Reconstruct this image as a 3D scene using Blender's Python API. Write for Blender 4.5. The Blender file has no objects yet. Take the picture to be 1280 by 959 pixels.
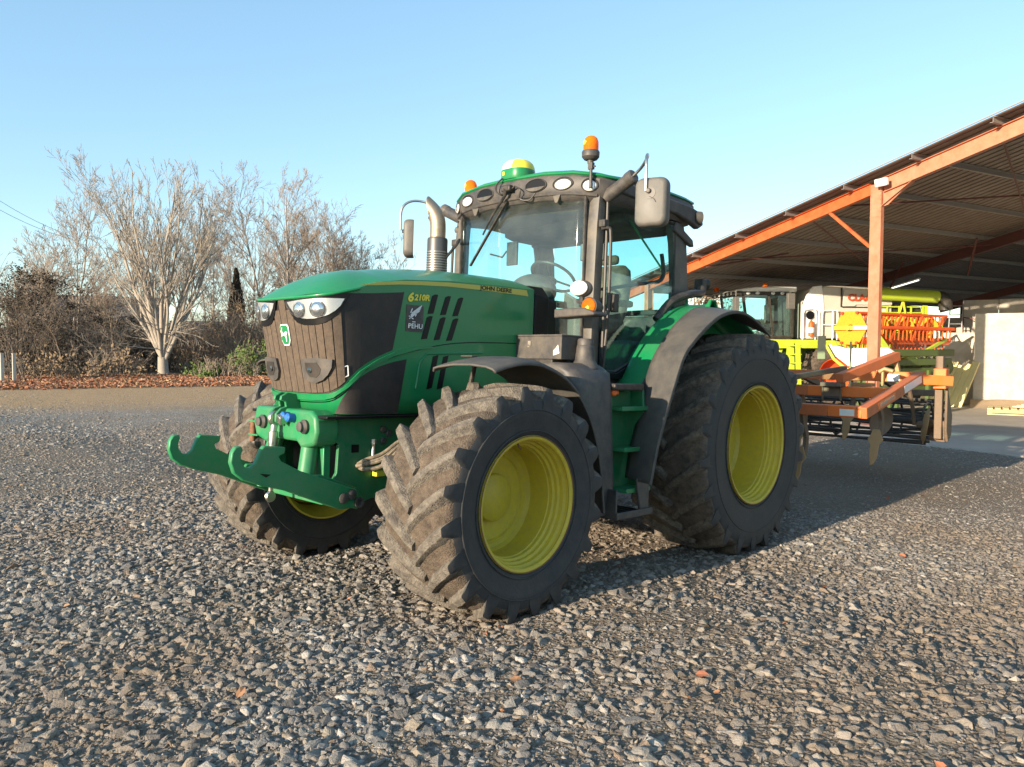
import bpy, bmesh, math, random
import numpy as np
from mathutils import Vector, Matrix, noise as mnoise
R = math.radians
PI = math.pi
random.seed(7)
scene = bpy.context.scene
col = scene.collection

# ------------------------------------------------------------------ helpers
def srgb(r, g, b):
    f = lambda c: (c/255/12.92 if c/255 <= .04045 else ((c/255+.055)/1.055)**2.4)
    return (f(r), f(g), f(b))

MATS = {}
def nt(name):
    m = bpy.data.materials.new(name); m.use_nodes = True
    n = m.node_tree; n.nodes.clear()
    out = n.nodes.new('ShaderNodeOutputMaterial')
    return m, n, out
def mat(name, c, rough=.5, metal=0., dust=None, dust_amt=.0, dscale=3., bump=0., bscale=40., vary=.12, spec=.5, coat=0., coord='Object', detail=6, emit=None, spread=.28):
    """principled paint with procedural dirt, tone variation and fine relief"""
    m, n, out = nt(name); N = n.nodes; L = n.links
    b = N.new('ShaderNodeBsdfPrincipled'); L.new(b.outputs[0], out.inputs[0])
    tc = N.new('ShaderNodeTexCoord'); P = tc.outputs[coord]
    no = N.new('ShaderNodeTexNoise'); no.inputs['Scale'].default_value = dscale; no.inputs['Detail'].default_value = detail; no.inputs['Roughness'].default_value = .65
    L.new(P, no.inputs['Vector'])
    hv = N.new('ShaderNodeMixRGB'); hv.blend_type = 'MIX'
    k = 1-vary; hv.inputs[1].default_value = (c[0]*k, c[1]*k, c[2]*k, 1)
    k = 1+vary; hv.inputs[2].default_value = (min(1, c[0]*k), min(1, c[1]*k), min(1, c[2]*k), 1)
    L.new(no.outputs['Fac'], hv.inputs[0])
    colout = hv.outputs[0]
    if dust:
        n2 = N.new('ShaderNodeTexNoise'); n2.inputs['Scale'].default_value = dscale*2.3; n2.inputs['Detail'].default_value = 9; n2.inputs['Roughness'].default_value = .7
        L.new(P, n2.inputs['Vector'])
        mr = N.new('ShaderNodeMapRange'); mr.inputs[1].default_value = .35; mr.inputs[2].default_value = .68
        mr.inputs[3].default_value = max(0, dust_amt-spread); mr.inputs[4].default_value = min(1, max(0, dust_amt+spread))
        L.new(n2.outputs['Fac'], mr.inputs[0])
        dm = N.new('ShaderNodeMixRGB'); dm.inputs[2].default_value = (*dust, 1)
        L.new(mr.outputs[0], dm.inputs[0]); L.new(colout, dm.inputs[1]); colout = dm.outputs[0]
        rr = N.new('ShaderNodeMapRange'); rr.inputs[3].default_value = rough; rr.inputs[4].default_value = max(rough, .85)
        L.new(mr.outputs[0], rr.inputs[0]); L.new(rr.outputs[0], b.inputs['Roughness'])
    else:
        b.inputs['Roughness'].default_value = rough
    L.new(colout, b.inputs['Base Color'])
    b.inputs['Metallic'].default_value = metal
    b.inputs['Specular IOR Level'].default_value = spec
    if coat: b.inputs['Coat Weight'].default_value = coat; b.inputs['Coat Roughness'].default_value = .12
    if bump:
        n3 = N.new('ShaderNodeTexNoise'); n3.inputs['Scale'].default_value = bscale; n3.inputs['Detail'].default_value = 5
        L.new(P, n3.inputs['Vector'])
        bp = N.new('ShaderNodeBump'); bp.inputs['Strength'].default_value = bump; bp.inputs['Distance'].default_value = .01
        L.new(n3.outputs['Fac'], bp.inputs['Height']); L.new(bp.outputs[0], b.inputs['Normal'])
    if emit:
        b.inputs['Emission Color'].default_value = (*emit[0], 1); b.inputs['Emission Strength'].default_value = emit[1]
    MATS[name] = m
    return m

def glassmat(name, tint, dustc, dust, refl=1.0):
    m, n, out = nt(name); N = n.nodes; L = n.links
    tr = N.new('ShaderNodeBsdfTransparent'); tr.inputs[0].default_value = (*tint, 1)
    gl = N.new('ShaderNodeBsdfGlossy'); gl.inputs['Roughness'].default_value = .02; gl.inputs[0].default_value = (refl, refl, refl, 1)
    lw = N.new('ShaderNodeLayerWeight'); lw.inputs[0].default_value = .5
    pw = N.new('ShaderNodeMath'); pw.operation = 'POWER'; L.new(lw.outputs['Facing'], pw.inputs[0]); pw.inputs[1].default_value = 4.0
    fr = N.new('ShaderNodeMath'); fr.operation = 'MULTIPLY_ADD'; L.new(pw.outputs[0], fr.inputs[0]); fr.inputs[1].default_value = .55; fr.inputs[2].default_value = .035
    mx = N.new('ShaderNodeMixShader'); L.new(fr.outputs[0], mx.inputs[0]); L.new(tr.outputs[0], mx.inputs[1]); L.new(gl.outputs[0], mx.inputs[2])
    df = N.new('ShaderNodeBsdfDiffuse'); df.inputs[0].default_value = (*dustc, 1)
    tc = N.new('ShaderNodeTexCoord'); no = N.new('ShaderNodeTexNoise'); no.inputs['Scale'].default_value = 5; no.inputs['Detail'].default_value = 9
    L.new(tc.outputs['Object'], no.inputs[0])
    mr = N.new('ShaderNodeMapRange'); mr.inputs[1].default_value = .3; mr.inputs[2].default_value = .75; mr.inputs[3].default_value = dust*.5; mr.inputs[4].default_value = dust*1.8
    L.new(no.outputs['Fac'], mr.inputs[0])
    m2 = N.new('ShaderNodeMixShader'); L.new(mr.outputs[0], m2.inputs[0]); L.new(mx.outputs[0], m2.inputs[1]); L.new(df.outputs[0], m2.inputs[2])
    L.new(m2.outputs[0], out.inputs[0]); MATS[name] = m
    return m

class G:
    """collects shapes and links them as ONE mesh"""
    def __init__(s): s.v = []; s.f = []; s.m = []; s.sm = []
    def add(s, vs, fs, mi=0, smooth=True):
        o = len(s.v); s.v.extend([tuple(x) for x in vs])
        for f in fs: s.f.append(tuple(i+o for i in f)); s.m.append(mi); s.sm.append(smooth)
        return s
    def box(s, c, size, rot=None, mi=0, taper=None):
        hx, hy, hz = [k/2 for k in size]
        vs = []
        for z in (-1, 1):
            tx, ty = (taper if (taper and z > 0) else (1, 1))
            for (x, y) in ((-1, -1), (1, -1), (1, 1), (-1, 1)): vs.append(Vector((x*hx*tx, y*hy*ty, z*hz)))
        if rot is not None:
            M = rot if isinstance(rot, Matrix) else Matrix.Rotation(rot[2], 3, 'Z') @ Matrix.Rotation(rot[1], 3, 'Y') @ Matrix.Rotation(rot[0], 3, 'X')
            vs = [M @ v for v in vs]
        c = Vector(c)
        s.add([v+c for v in vs], [(0, 3, 2, 1), (4, 5, 6, 7), (0, 1, 5, 4), (1, 2, 6, 5), (2, 3, 7, 6), (3, 0, 4, 7)], mi, False)
        return s
    def beam(s, p0, p1, w, h, up=(0, 0, 1), mi=0, w1=None, h1=None):
        p0 = Vector(p0); p1 = Vector(p1); d = (p1-p0).normalized(); up = Vector(up)
        if abs(d.dot(up.normalized())) > .97: up = Vector((0, 1, 0))
        sx = d.cross(up).normalized(); uz = sx.cross(d).normalized()
        w1 = w if w1 is None else w1; h1 = h if h1 is None else h1
        vs = []
        for p, ww, hh in ((p0, w, h), (p1, w1, h1)):
            for a, b in ((-1, -1), (1, -1), (1, 1), (-1, 1)): vs.append(p+sx*a*ww/2+uz*b*hh/2)
        s.add(vs, [(0, 1, 2, 3), (7, 6, 5, 4), (0, 4, 5, 1), (1, 5, 6, 2), (2, 6, 7, 3), (3, 7, 4, 0)], mi, False)
        return s
    def hbeam(s, p0, p1, w, h, t=.012, up=(0, 0, 1), mi=0):
        """steel I-section"""
        p0 = Vector(p0); p1 = Vector(p1); d = (p1-p0).normalized(); up = Vector(up)
        sx = d.cross(up).normalized(); uz = sx.cross(d).normalized()
        o = uz*(h/2-t/2)
        s.beam(p0+o, p1+o, w, t, up, mi); s.beam(p0-o, p1-o, w, t, up, mi); s.beam(p0, p1, t, h-2*t, up, mi)
        return s
    def tube(s, pts, r, n=10, mi=0, caps=True, closed=False):
        pts = [Vector(p) for p in pts]; K = len(pts)
        rs = r if isinstance(r, (list, tuple)) else [r]*K
        vs = []; fs = []
        prev = None
        for i, p in enumerate(pts):
            if closed: d = (pts[(i+1) % K]-pts[i-1]).normalized()
            else: d = (pts[min(i+1, K-1)]-pts[max(i-1, 0)]).normalized()
            if prev is None:
                u = d.cross(Vector((0, 0, 1)))
                if u.length < .1: u = d.cross(Vector((0, 1, 0)))
                u.normalize()
            else:
                u = (prev-d*prev.dot(d)).normalized()
            prev = u; w = d.cross(u)
            for k in range(n):
                a = 2*PI*k/n; vs.append(p+(u*math.cos(a)+w*math.sin(a))*rs[i])
        for i in range(K if closed else K-1):
            j = (i+1) % K
            for k in range(n): fs.append((i*n+k, i*n+(k+1) % n, j*n+(k+1) % n, j*n+k))
        if caps and not closed:
            fs.append(tuple(range(n-1, -1, -1))); fs.append(tuple((K-1)*n+k for k in range(n)))
        s.add(vs, fs, mi, True); return s
    def lathe(s, prof, o=(0, 0, 0), ax=(0, 0, 1), n=32, mi=0, mis=None, sharp=False):
        """prof = [(radius, height)]"""
        o = Vector(o); ax = Vector(ax).normalized(); u = ax.orthogonal().normalized(); w = ax.cross(u)
        vs = []; K = len(prof)
        for (r, h) in prof:
            for k in range(n):
                a = 2*PI*k/n; vs.append(o+ax*h+(u*math.cos(a)+w*math.sin(a))*max(r, 1e-4))
        base = len(s.v); s.v.extend([tuple(x) for x in vs])
        for i in range(K-1):
            for k in range(n):
                s.f.append((base+i*n+k, base+i*n+(k+1) % n, base+(i+1)*n+(k+1) % n, base+(i+1)*n+k)); s.m.append(mis[i] if mis else mi); s.sm.append(True)
        return s
    def prism(s, poly, o, ex, ey, d, mi=0, center=False):
        """polygon in the plane (ex, ey) extruded by vector length d along ex x ey"""
        o = Vector(o); ex = Vector(ex); ey = Vector(ey); ez = ex.cross(ey).normalized()
        if center: o = o-ez*d/2
        n = len(poly)
        vs = [o+ex*a+ey*b for a, b in poly]+[o+ex*a+ey*b+ez*d for a, b in poly]
        fs = [tuple(range(n-1, -1, -1)), tuple(range(n, 2*n))]+[(i, (i+1) % n, n+(i+1) % n, n+i) for i in range(n)]
        s.add(vs, fs, mi, False); return s
    def ball(s, c, r, n=16, m=10, mi=0, M=None):
        c = Vector(c); r = (r, r, r) if not isinstance(r, (tuple, list)) else r
        vs = []; fs = []
        for i in range(m+1):
            t = PI*i/m
            for k in range(n):
                a = 2*PI*k/n
                v = Vector((r[0]*math.sin(t)*math.cos(a), r[1]*math.sin(t)*math.sin(a), r[2]*math.cos(t)))
                if M is not None: v = M @ v
                vs.append(c+v)
        for i in range(m):
            for k in range(n): fs.append((i*n+k, (i+1)*n+k, (i+1)*n+(k+1) % n, i*n+(k+1) % n))
        s.add(vs, fs, mi, True); return s
    def grid(s, P, mi=0, flip=False):
        """P[i][j] -> surface"""
        a = len(P); b = len(P[0]); vs = [p for r in P for p in r]
        fs = [(i*b+j, (i+1)*b+j, (i+1)*b+j+1, i*b+j+1) for i in range(a-1) for j in range(b-1)]
        if flip: fs = [f[::-1] for f in fs]
        s.add(vs, fs, mi, True); return s
    def build(s, name, mats, parent=None, bevel=0, solid=0, angle=35, loc=None, bseg=2, mirror=False, offset=-1):
        me = bpy.data.meshes.new(name)
        vs = s.v if not mirror else [(-x, y, z) for x, y, z in s.v]
        fs = s.f if not mirror else [f[::-1] for f in s.f]
        me.from_pydata(vs, [], fs)
        mats = mats if isinstance(mats, (list, tuple)) else [mats]
        for m in mats: me.materials.append(MATS[m] if isinstance(m, str) else m)
        me.polygons.foreach_set('material_index', s.m)
        me.polygons.foreach_set('use_smooth', [True]*len(fs))
        bm = bmesh.new(); bm.from_mesh(me); bmesh.ops.remove_doubles(bm, verts=bm.verts, dist=1e-5)
        bmesh.ops.recalc_face_normals(bm, faces=bm.faces)
        bm.to_mesh(me); bm.free()
        me.set_sharp_from_angle(angle=R(angle))
        me.update()
        o = bpy.data.objects.new(name, me); col.objects.link(o)
        if parent is not None: o.parent = parent
        if loc is not None: o.location = loc
        if solid:
            md = o.modifiers.new('solid', 'SOLIDIFY'); md.thickness = abs(solid); md.offset = offset if solid > 0 else 1; md.use_rim = True
        if bevel:
            md = o.modifiers.new('bevel', 'BEVEL'); md.width = bevel; md.segments = bseg; md.limit_method = 'ANGLE'; md.angle_limit = R(40); md.harden_normals = False
        return o

def thing(name, label, cat, loc=(0, 0, 0), rz=0, group=None, kind=None):
    o = bpy.data.objects.new(name, None); col.objects.link(o); o.location = loc; o.rotation_euler = (0, 0, rz); o.empty_display_size = .2
    return tag(o, label, cat, group, kind)
def tag(o, label=None, cat=None, group=None, kind=None):
    if label: o['label'] = label
    if cat: o['category'] = cat
    if group: o['group'] = group
    if kind: o['kind'] = kind
    return o
def copy_tree(o, parent=None):
    c = o.copy(); col.objects.link(c)
    if parent is not None: c.parent = parent
    for ch in list(o.children): copy_tree(ch, c)
    return c
def rnd(a, b): return random.uniform(a, b)
def lerp(a, b, t): return a+(b-a)*t
def interp(x, xs, ys): return float(np.interp(x, xs, ys))
def arc(cx, cy, r, a0, a1, n, ry=None):
    ry = r if ry is None else ry
    return [(cx+r*math.cos(R(lerp(a0, a1, i/(n-1)))), cy+ry*math.sin(R(lerp(a0, a1, i/(n-1))))) for i in range(n)]
def rrect(w, h, r, n=5):
    p = []
    for cx, cy, a in ((w/2-r, h/2-r, 0), (-w/2+r, h/2-r, 90), (-w/2+r, -h/2+r, 180), (w/2-r, -h/2+r, 270)): p += arc(cx, cy, r, a, a+90, n)
    return p
def smooth_path(pts, n=6):
    """Catmull-Rom through the points"""
    pts = [Vector(p) for p in pts]; out = []
    for i in range(len(pts)-1):
        p0 = pts[max(i-1, 0)]; p1 = pts[i]; p2 = pts[i+1]; p3 = pts[min(i+2, len(pts)-1)]
        for k in range(n):
            t = k/n; out.append(.5*((2*p1)+(-p0+p2)*t+(2*p0-5*p1+4*p2-p3)*t*t+(-p0+3*p1-3*p2+p3)*t**3))
    out.append(pts[-1]); return out
def text_mesh(txt, size, thick, shear=0., bold=0.):
    cu = bpy.data.curves.new('t', 'FONT'); cu.body = txt; cu.size = size; cu.extrude = thick; cu.shear = shear; cu.align_x = 'LEFT'; cu.offset = bold
    cu.resolution_u = 3
    o = bpy.data.objects.new('t', cu); col.objects.link(o)
    dg = bpy.context.evaluated_depsgraph_get(); me = bpy.data.meshes.new_from_object(o.evaluated_get(dg))
    bpy.data.objects.remove(o); bpy.data.curves.remove(cu)
    return me
def put_text(name, txt, o, ex, ey, size, m, parent, thick=.001, shear=0., width=None, bold=0.):
    """letters as real raised mesh on the plane (ex, ey)"""
    me = text_mesh(txt, size, thick, shear, bold)
    xs = [v.co.x for v in me.vertices]; sx = 1
    if width and max(xs) > min(xs): sx = width/(max(xs)-min(xs))
    ex = Vector(ex).normalized(); ey = Vector(ey).normalized(); ez = ex.cross(ey)
    o = Vector(o); x0 = min(xs)
    for v in me.vertices: v.co = o+ex*(v.co.x-x0)*sx+ey*v.co.y+ez*(v.co.z+thick)
    me.materials.clear(); me.materials.append(MATS[m]); me.name = name
    ob = bpy.data.objects.new(name, me); col.objects.link(ob); ob.parent = parent
    return ob

# ------------------------------------------------------------------ materials
DUST = (.30, .235, .165)
mat('green', (.004, .190, .062), .34, dust=(.12, .17, .09), dust_amt=-.10, dscale=2.5, coat=.25, vary=.06, bump=.02, bscale=60, spec=.4)
mat('green_frame', (.006, .15, .055), .4, dust=(.12, .15, .09), dust_amt=.14, dscale=5, bump=.08, bscale=60)
mat('green_hitch', (.006, .20, .07), .38, dust=(.15, .18, .1), dust_amt=.10, dscale=4, bump=.05, bscale=80)
mat('grille', (.040, .032, .026), .8, dust=(.185, .128, .084), dust_amt=.42, spread=.2, dscale=14, bump=.5, bscale=320, vary=.12)
mat('panel_black', (.012, .010, .010), .55, dust=(.10, .07, .05), dust_amt=.04, dscale=2.4, bump=.2, bscale=260, vary=.15)
mat('black', (.012, .012, .013), .45, dust=DUST, dust_amt=-.08, dscale=6)
mat('gloss_black', (.006, .006, .007), .38, spec=.25)
mat('charcoal', (.036, .036, .039), .5, dust=DUST, dust_amt=-.02, dscale=4, bump=.06, bscale=120)
mat('cab_plastic', (.055, .053, .05), .5, dust=(.33, .27, .19), dust_amt=.06, dscale=3, bump=.05, bscale=120)
mat('fender_rubber', (.055, .054, .053), .6, dust=(.18, .155, .12), dust_amt=.12, dscale=3, bump=.06, bscale=90)
mat('rubber_side', (.019, .022, .026), .62, dust=(.09, .08, .07), dust_amt=.20, spread=.25, dscale=3, bump=.15, bscale=60)
mat('rubber_tread', (.050, .036, .026), .9, dust=(.150, .115, .083), dust_amt=.45, spread=.5, dscale=8, bump=1.3, bscale=110, vary=.35)
mat('rubber_lug', (.065, .055, .047), .9, dust=(.215, .187, .150), dust_amt=.50, spread=.5, dscale=9, bump=1.2, bscale=110, vary=.3)
mat('rubber_lug_dark', (.055, .048, .042), .85, dust=(.27, .215, .16), dust_amt=.36, spread=.36, dscale=9, bump=1.2, bscale=110, vary=.3)
mat('rubber_rear', (.040, .034, .030), .9, dust=(.24, .18, .13), dust_amt=.34, dscale=6, bump=1.2, bscale=90, vary=.3)
mat('rim_yellow', (.56, .43, .025), .45, dust=(.30, .24, .09), dust_amt=.10, dscale=9, bump=.08, bscale=60, vary=.10)
mat('rust', (.16, .06, .025), .8, dust=(.25, .16, .09), dust_amt=.3, dscale=20, bump=.3)
mat('stripe', (.52, .45, .08), .4)
mat('decal_yellow', (.75, .62, .05), .4)
mat('white', (.75, .75, .73), .45)
mat('lamp_white', (.62, .62, .60), .12, spec=.8)
mat('chrome', (.75, .75, .74), .08, 1.)
mat('steel', (.42, .40, .37), .35, .9, dust=(.25, .16, .09), dust_amt=.22, dscale=9, bump=.1)
mat('bright_steel', (.62, .60, .56), .28, 1., dust=(.3, .22, .14), dust_amt=.12, dscale=12)
mat('exhaust_steel', (.42, .34, .26), .42, .9, dust=(.25, .15, .08), dust_amt=.22, dscale=9)
mat('exhaust_dark', (.12, .115, .11), .42, .7)
mat('mirror_grey', (.095, .092, .086), .5, dust=(.22, .19, .15), dust_amt=.12, dscale=6, bump=.04)
mat('blue_cap', (.02, .13, .42), .4)
mat('hose', (.02, .02, .02), .5, dust=(.35, .28, .19), dust_amt=.5, dscale=14)
AMBER = 1
mat('amber_core', (1., .70, .10), .3)
mat('seat', (.05, .044, .036), .85, dust=(.3, .24, .16), dust_amt=.25, bump=.2, bscale=200)
mat('interior', (.030, .030, .032), .7, dust=(.25, .2, .15), dust_amt=.2)
mat('orange_decal', (.85, .16, .02), .5)
mat('reflect_white', (.72, .72, .68), .4)
# implement, shed and machines under it
mat('orange_paint', (.60, .13, .025), .5, dust=(.30, .14, .07), dust_amt=.34, dscale=4, bump=.12, bscale=50, vary=.2)
mat('orange_bright', (.80, .17, .02), .45, dust=(.5, .2, .08), dust_amt=.15, dscale=4, bump=.05)
mat('worn_steel', (.13, .10, .075), .55, .3, dust=(.26, .17, .1), dust_amt=.4, dscale=6, bump=.3)
mat('point_steel', (.36, .22, .10), .42, .5, dust=(.5, .33, .16), dust_amt=.4, dscale=8, bump=.25)
mat('roller_steel', (.045, .042, .04), .6, .3, dust=(.14, .11, .08), dust_amt=.25, dscale=8)
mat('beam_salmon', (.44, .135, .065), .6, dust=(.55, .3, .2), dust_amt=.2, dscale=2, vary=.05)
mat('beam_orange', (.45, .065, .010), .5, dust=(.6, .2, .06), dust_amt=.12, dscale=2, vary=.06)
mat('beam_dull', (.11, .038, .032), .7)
mat('purlin', (.24, .235, .23), .5, .3, dust=(.3, .26, .2), dust_amt=.3)
mat('roof_sheet', (.20, .165, .135), .55, .2, dust=(.15, .11, .085), dust_amt=.4, dscale=1.2, vary=.2)
mat('roof_edge', (.25, .25, .25), .5)
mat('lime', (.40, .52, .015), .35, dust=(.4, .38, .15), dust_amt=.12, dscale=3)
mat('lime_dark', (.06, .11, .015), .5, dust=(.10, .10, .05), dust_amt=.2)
mat('machine_white', (.84, .83, .80), .35, dust=(.6, .55, .42), dust_amt=.1)
mat('machine_grey', (.50, .47, .41), .45, dust=(.5, .45, .35), dust_amt=.15)
mat('machine_red', (.75, .09, .012), .45, dust=(.5, .14, .04), dust_amt=.15, dscale=5)
mat('reel_yellow', (.72, .30, .005), .5, dust=(.5, .15, .02), dust_amt=.18, dscale=9)
mat('claas_red', (.50, .06, .015), .5)
mat('timber_yellow', (.74, .64, .30), .65, dust=(.6, .52, .32), dust_amt=.2, dscale=5)
mat('timber', (.50, .36, .18), .75, dust=(.35, .26, .15), dust_amt=.3, bump=.2)
mat('alu', (.55, .56, .57), .4, .8)
mat('glass_dark', (.02, .03, .035), .06, spec=.8)
glassmat('glass', (.80, .955, .96), (.42, .38, .32), .012)
glassmat('windscreen_glass', (.82, .95, .96), (.50, .47, .42), .03)
glassmat('amber', (1., .34, .02), (.95, .22, .008), .42)
glassmat('clear', (.96, .97, .97), (.5, .5, .5), .01)
mat('chrome_white', (.80, .81, .82), .33, .7)
mat('bowl', (.85, .86, .87), .10, .95)
mat('worn_pale', (.42, .36, .28), .7)
SKY_AIR, SKY_DUST, SKY_OZ, SKY_STR, SUN_E, EXPO = 1.0, .3, 1.0, .112, 5.0, 1.06
SKY_MIX, SKY_COL, SUN_C, SKY_TINT = .22, (2.6, 5.0, 7.2), (1, .83, .62), (1.0, 1.08, 1.13)
# ------------------------------------------------------------------ the tractor: own frame, nose towards -Y, rear axle at y=0, ground z=0
tractor = thing('tractor', 'large green tractor with yellow wheel rims parked on the gravel yard', 'tractor', (0, 0, -.117))
tractor.rotation_euler = (-.0415, 0, 0)

def tyre_mesh(Rt, W, rr, nl, sweep, seed, lugh):
    """tread (slot 0) and sidewall (slot 1); axle along +x, outer side +x, wheel rolls so that the chevrons point down at the front"""
    rg = random.Random(seed); g = G(); hw = W/2
    rc = Rt-lugh
    ns = 160
    prof = []   # (x, r) from the inner bead to the outer bead
    half = [(0, rc), (.35*hw, rc-.002), (.62*hw, rc-.010), (.82*hw, rc-.022), (.92*hw, rc-.036), (.965*hw, rc-.060), (.985*hw, rc-.085), (.996*hw, rc-.115), (1.0*hw, rc-.15*Rt-.03),
            (.985*hw, lerp(rc, rr, .55)), (.965*hw, lerp(rc, rr, .75)), (.95*hw, rr+.045), (.935*hw, rr+.018), (.90*hw, rr+.004), (.86*hw, rr-.012)]
    prof = [(-x, r) for x, r in half[::-1][:-1]]+half
    vs = []; K = len(prof)
    for i in range(ns):
        a = 2*PI*i/ns
        for x, r in prof: vs.append((x, -math.cos(a)*r, math.sin(a)*r))
    fs = []; base = len(g.v)
    g.v.extend(vs)
    for i in range(ns):
        j = (i+1) % ns
        for k in range(K-1):
            g.f.append((i*K+k, j*K+k, j*K+k+1, i*K+k+1)); g.sm.append(True)
            rm = (prof[k][1]+prof[k+1][1])/2
            g.m.append(0 if rm > rc-.05 else 1)
    # sidewall ridges
    for rad, dx in ((lerp(rc, rr, .42), .998), (rr+.035, .957)):
        for s in (-1, 1):
            pts = [(s*hw*dx, -math.cos(2*PI*i/96)*rad, math.sin(2*PI*i/96)*rad) for i in range(96)]
            g.tube(pts, .005, 6, 1, closed=True)
    # lugs: curved bars from the middle to past the shoulder
    def rsurf(x):
        x = abs(x)/hw
        return interp(x, [0, .35, .62, .82, .92, .965, .985, 1.02], [rc, rc-.002, rc-.010, rc-.022, rc-.036, rc-.060, rc-.10, rc-.16])
    for side in (-1, 1):
        for q in range(nl):
            a0 = 2*PI*(q+(.5 if side > 0 else 0))/nl+rg.uniform(-.006, .006)
            T = [0, .12, .25, .4, .55, .7, .82, .92, 1.0, 1.05, 1.12, 1.2]
            rows = []
            for ti, t in enumerate(T):
                x = side*lerp(-.05, .965, min(t, 1.0))*hw
                if t > 1: x = side*interp(t, [1, 1.05, 1.12, 1.2], [.965, .992, 1.003, .975])*hw
                ang = a0+sweep*(min(t, 1.04)**.82)
                wt = lerp(.018, .025, t)*(1+.08*rg.uniform(-1, 1)); wb = wt+lerp(.016, .018, t)
                top = Rt-.012*abs(x/hw)**3-.004*rg.random()
                if t == 0: top -= .012
                bot = rsurf(x)-.012
                if t >= 1.0: bot = rc-interp(t, [1, 1.05, 1.12, 1.2], [.05, .075, .12, .16])
                if t > 1: top = Rt-interp(t, [1, 1.05, 1.12, 1.2], [.012, .040, .085, .175])
                row = []
                for (w_, rr_) in ((-wb, bot), (-wt, top-.006), (-wt*.75, top), (wt*.75, top), (wt, top-.006), (wb, bot)):
                    # width is measured roughly across the bar
                    da = w_*1.15/rr_
                    dxs = -side*w_*.45 if t < 1.0 else 0
                    aa = ang+da
                    row.append((x+dxs*(1 if t < .9 else .4), -math.cos(aa)*rr_, math.sin(aa)*rr_))
                rows.append(row)
            o = len(g.v); n = 6
            for r_ in rows: g.v.extend(r_)
            for i in range(len(rows)-1):
                for k in range(n-1):
                    f = (o+i*n+k, o+i*n+k+1, o+(i+1)*n+k+1, o+(i+1)*n+k)
                    g.f.append(f); g.m.append(2 if i < len(rows)-4 else 1); g.sm.append(True)
            g.f.append(tuple(o+k for k in range(n))); g.m.append(2); g.sm.append(False)
            g.f.append(tuple(o+(len(rows)-1)*n+k for k in range(n))); g.m.append(1); g.sm.append(False)
    return g

def make_wheel(name, cx, cy, cz, Rt, W, rr, off, front, side, nl, sweep, lugh, tread):
    mir = side < 0
    hw = W/2
    # rim: flange, stepped barrel, disc deep inside
    r = G()
    d = .33 if front else .42     # depth of the disc behind the outer flange
    rim = [(rr-.016, off-.012), (rr-.004, off), (rr+.008, off-.004), (rr+.006, off-.016), (rr-.010, off-.022), (rr-.013, off-.045), (rr-.030, off-.056), (rr-.031, off-.082),
           (rr-.045, off-.090), (rr-.046, off-.112), (rr-.060, off-.120), (rr-.060, off-.145), (rr-.066, off-.150), (rr-.066, off-d+.02)]
    rim = rim[1:]
    r.lathe(rim, (0, 0, 0), (1, 0, 0), 96)
    r.lathe([(rr-.010, off-.020), (rr-.022, off-.012), (rr-.016, off-.004), (rr-.004, off)], (0, 0, 0), (1, 0, 0), 96)
    # back side, seen on the far wheel
    r.lathe([(rr+.006, -off+.02), (rr+.008, -off), (rr-.006, -off), (rr-.014, -off+.03), (rr-.03, -off+.05), (rr-.05, -off+.10), (rr-.065, -off+.14), (rr-.07, off-d-.01)], (0, 0, 0), (1, 0, 0), 96)
    if front:
        disc = [(rr-.066, off-d+.06), (rr-.068, off-d+.03), (rr-.085, off-d+.005), (rr-.115, off-d), (rr-.120, off-d+.010), (rr-.128, off-d+.010), (rr-.135, off-d-.004), (.17, off-d-.012), (.0, off-d-.012)]
    else:
        disc = [(rr-.066, off-d+.03), (rr-.09, off-d), (rr-.16, off-d-.006), (rr-.20, off-d-.02), (.22, off-d-.02), (0, off-d-.02)]
    r.lathe(disc, (0, 0, 0), (1, 0, 0), 96)
    wheel = r.build('wheel', ['rim_yellow'], tractor, angle=28, loc=(cx*side, cy, cz), mirror=mir)
    t = tyre_mesh(Rt, W, rr, nl, sweep, 3 if front else 5, lugh)
    t.build('tyre', [tread, 'rubber_side', 'rubber_lug' if front else 'rubber_lug_dark'], wheel, angle=38, mirror=mir)
    # hub
    h = G(); hx = off-d-.03
    if front:
        h.lathe([(.150, hx), (.147, hx+.065), (.140, hx+.073), (0, hx+.075)], (0, 0, 0), (1, 0, 0), 40)
    else:
        h.lathe([(.17, hx), (.17, hx+.05), (.12, hx+.06), (.11, hx+.08), (0, hx+.085)], (0, 0, 0), (1, 0, 0), 40)
    h.build('hub', ['rim_yellow'], wheel, angle=50, mirror=mir)
    e_ = G(); e_.tube([(off+.001, -math.cos(2*PI*i/96)*(rr+.004), math.sin(2*PI*i/96)*(rr+.004)) for i in range(96)], .0035, 6, closed=True); e_.build('rim_edge', ['rust'], wheel, mirror=mir)
    v = G(); a = R(100)
    v.tube([(off-.055, math.cos(a)*(rr-.03), math.sin(a)*(rr-.03)), (off-.05, math.cos(a)*(rr-.055), math.sin(a)*(rr-.055)), (off-.03, math.cos(a)*(rr-.07), math.sin(a)*(rr-.07))], [.007, .006, .005], 6)
    v.build('valve', ['rust'], wheel, mirror=mir)
    return wheel

FW = dict(Rt=.714, W=.60, rr=.403, off=.285)
RW = dict(Rt=.949, W=.74, rr=.501, off=.357)
for side in (1, -1):
    make_wheel('wheel', 1.065, -2.8245, .679, FW['Rt'], FW['W'], FW['rr'], FW['off'], True, side, 20, .36, .036, 'rubber_tread')
    make_wheel('wheel', 1.030, 0, .904, RW['Rt'], RW['W'], RW['rr'], RW['off'], False, side, 22, .31, .046, 'rubber_rear')

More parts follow.
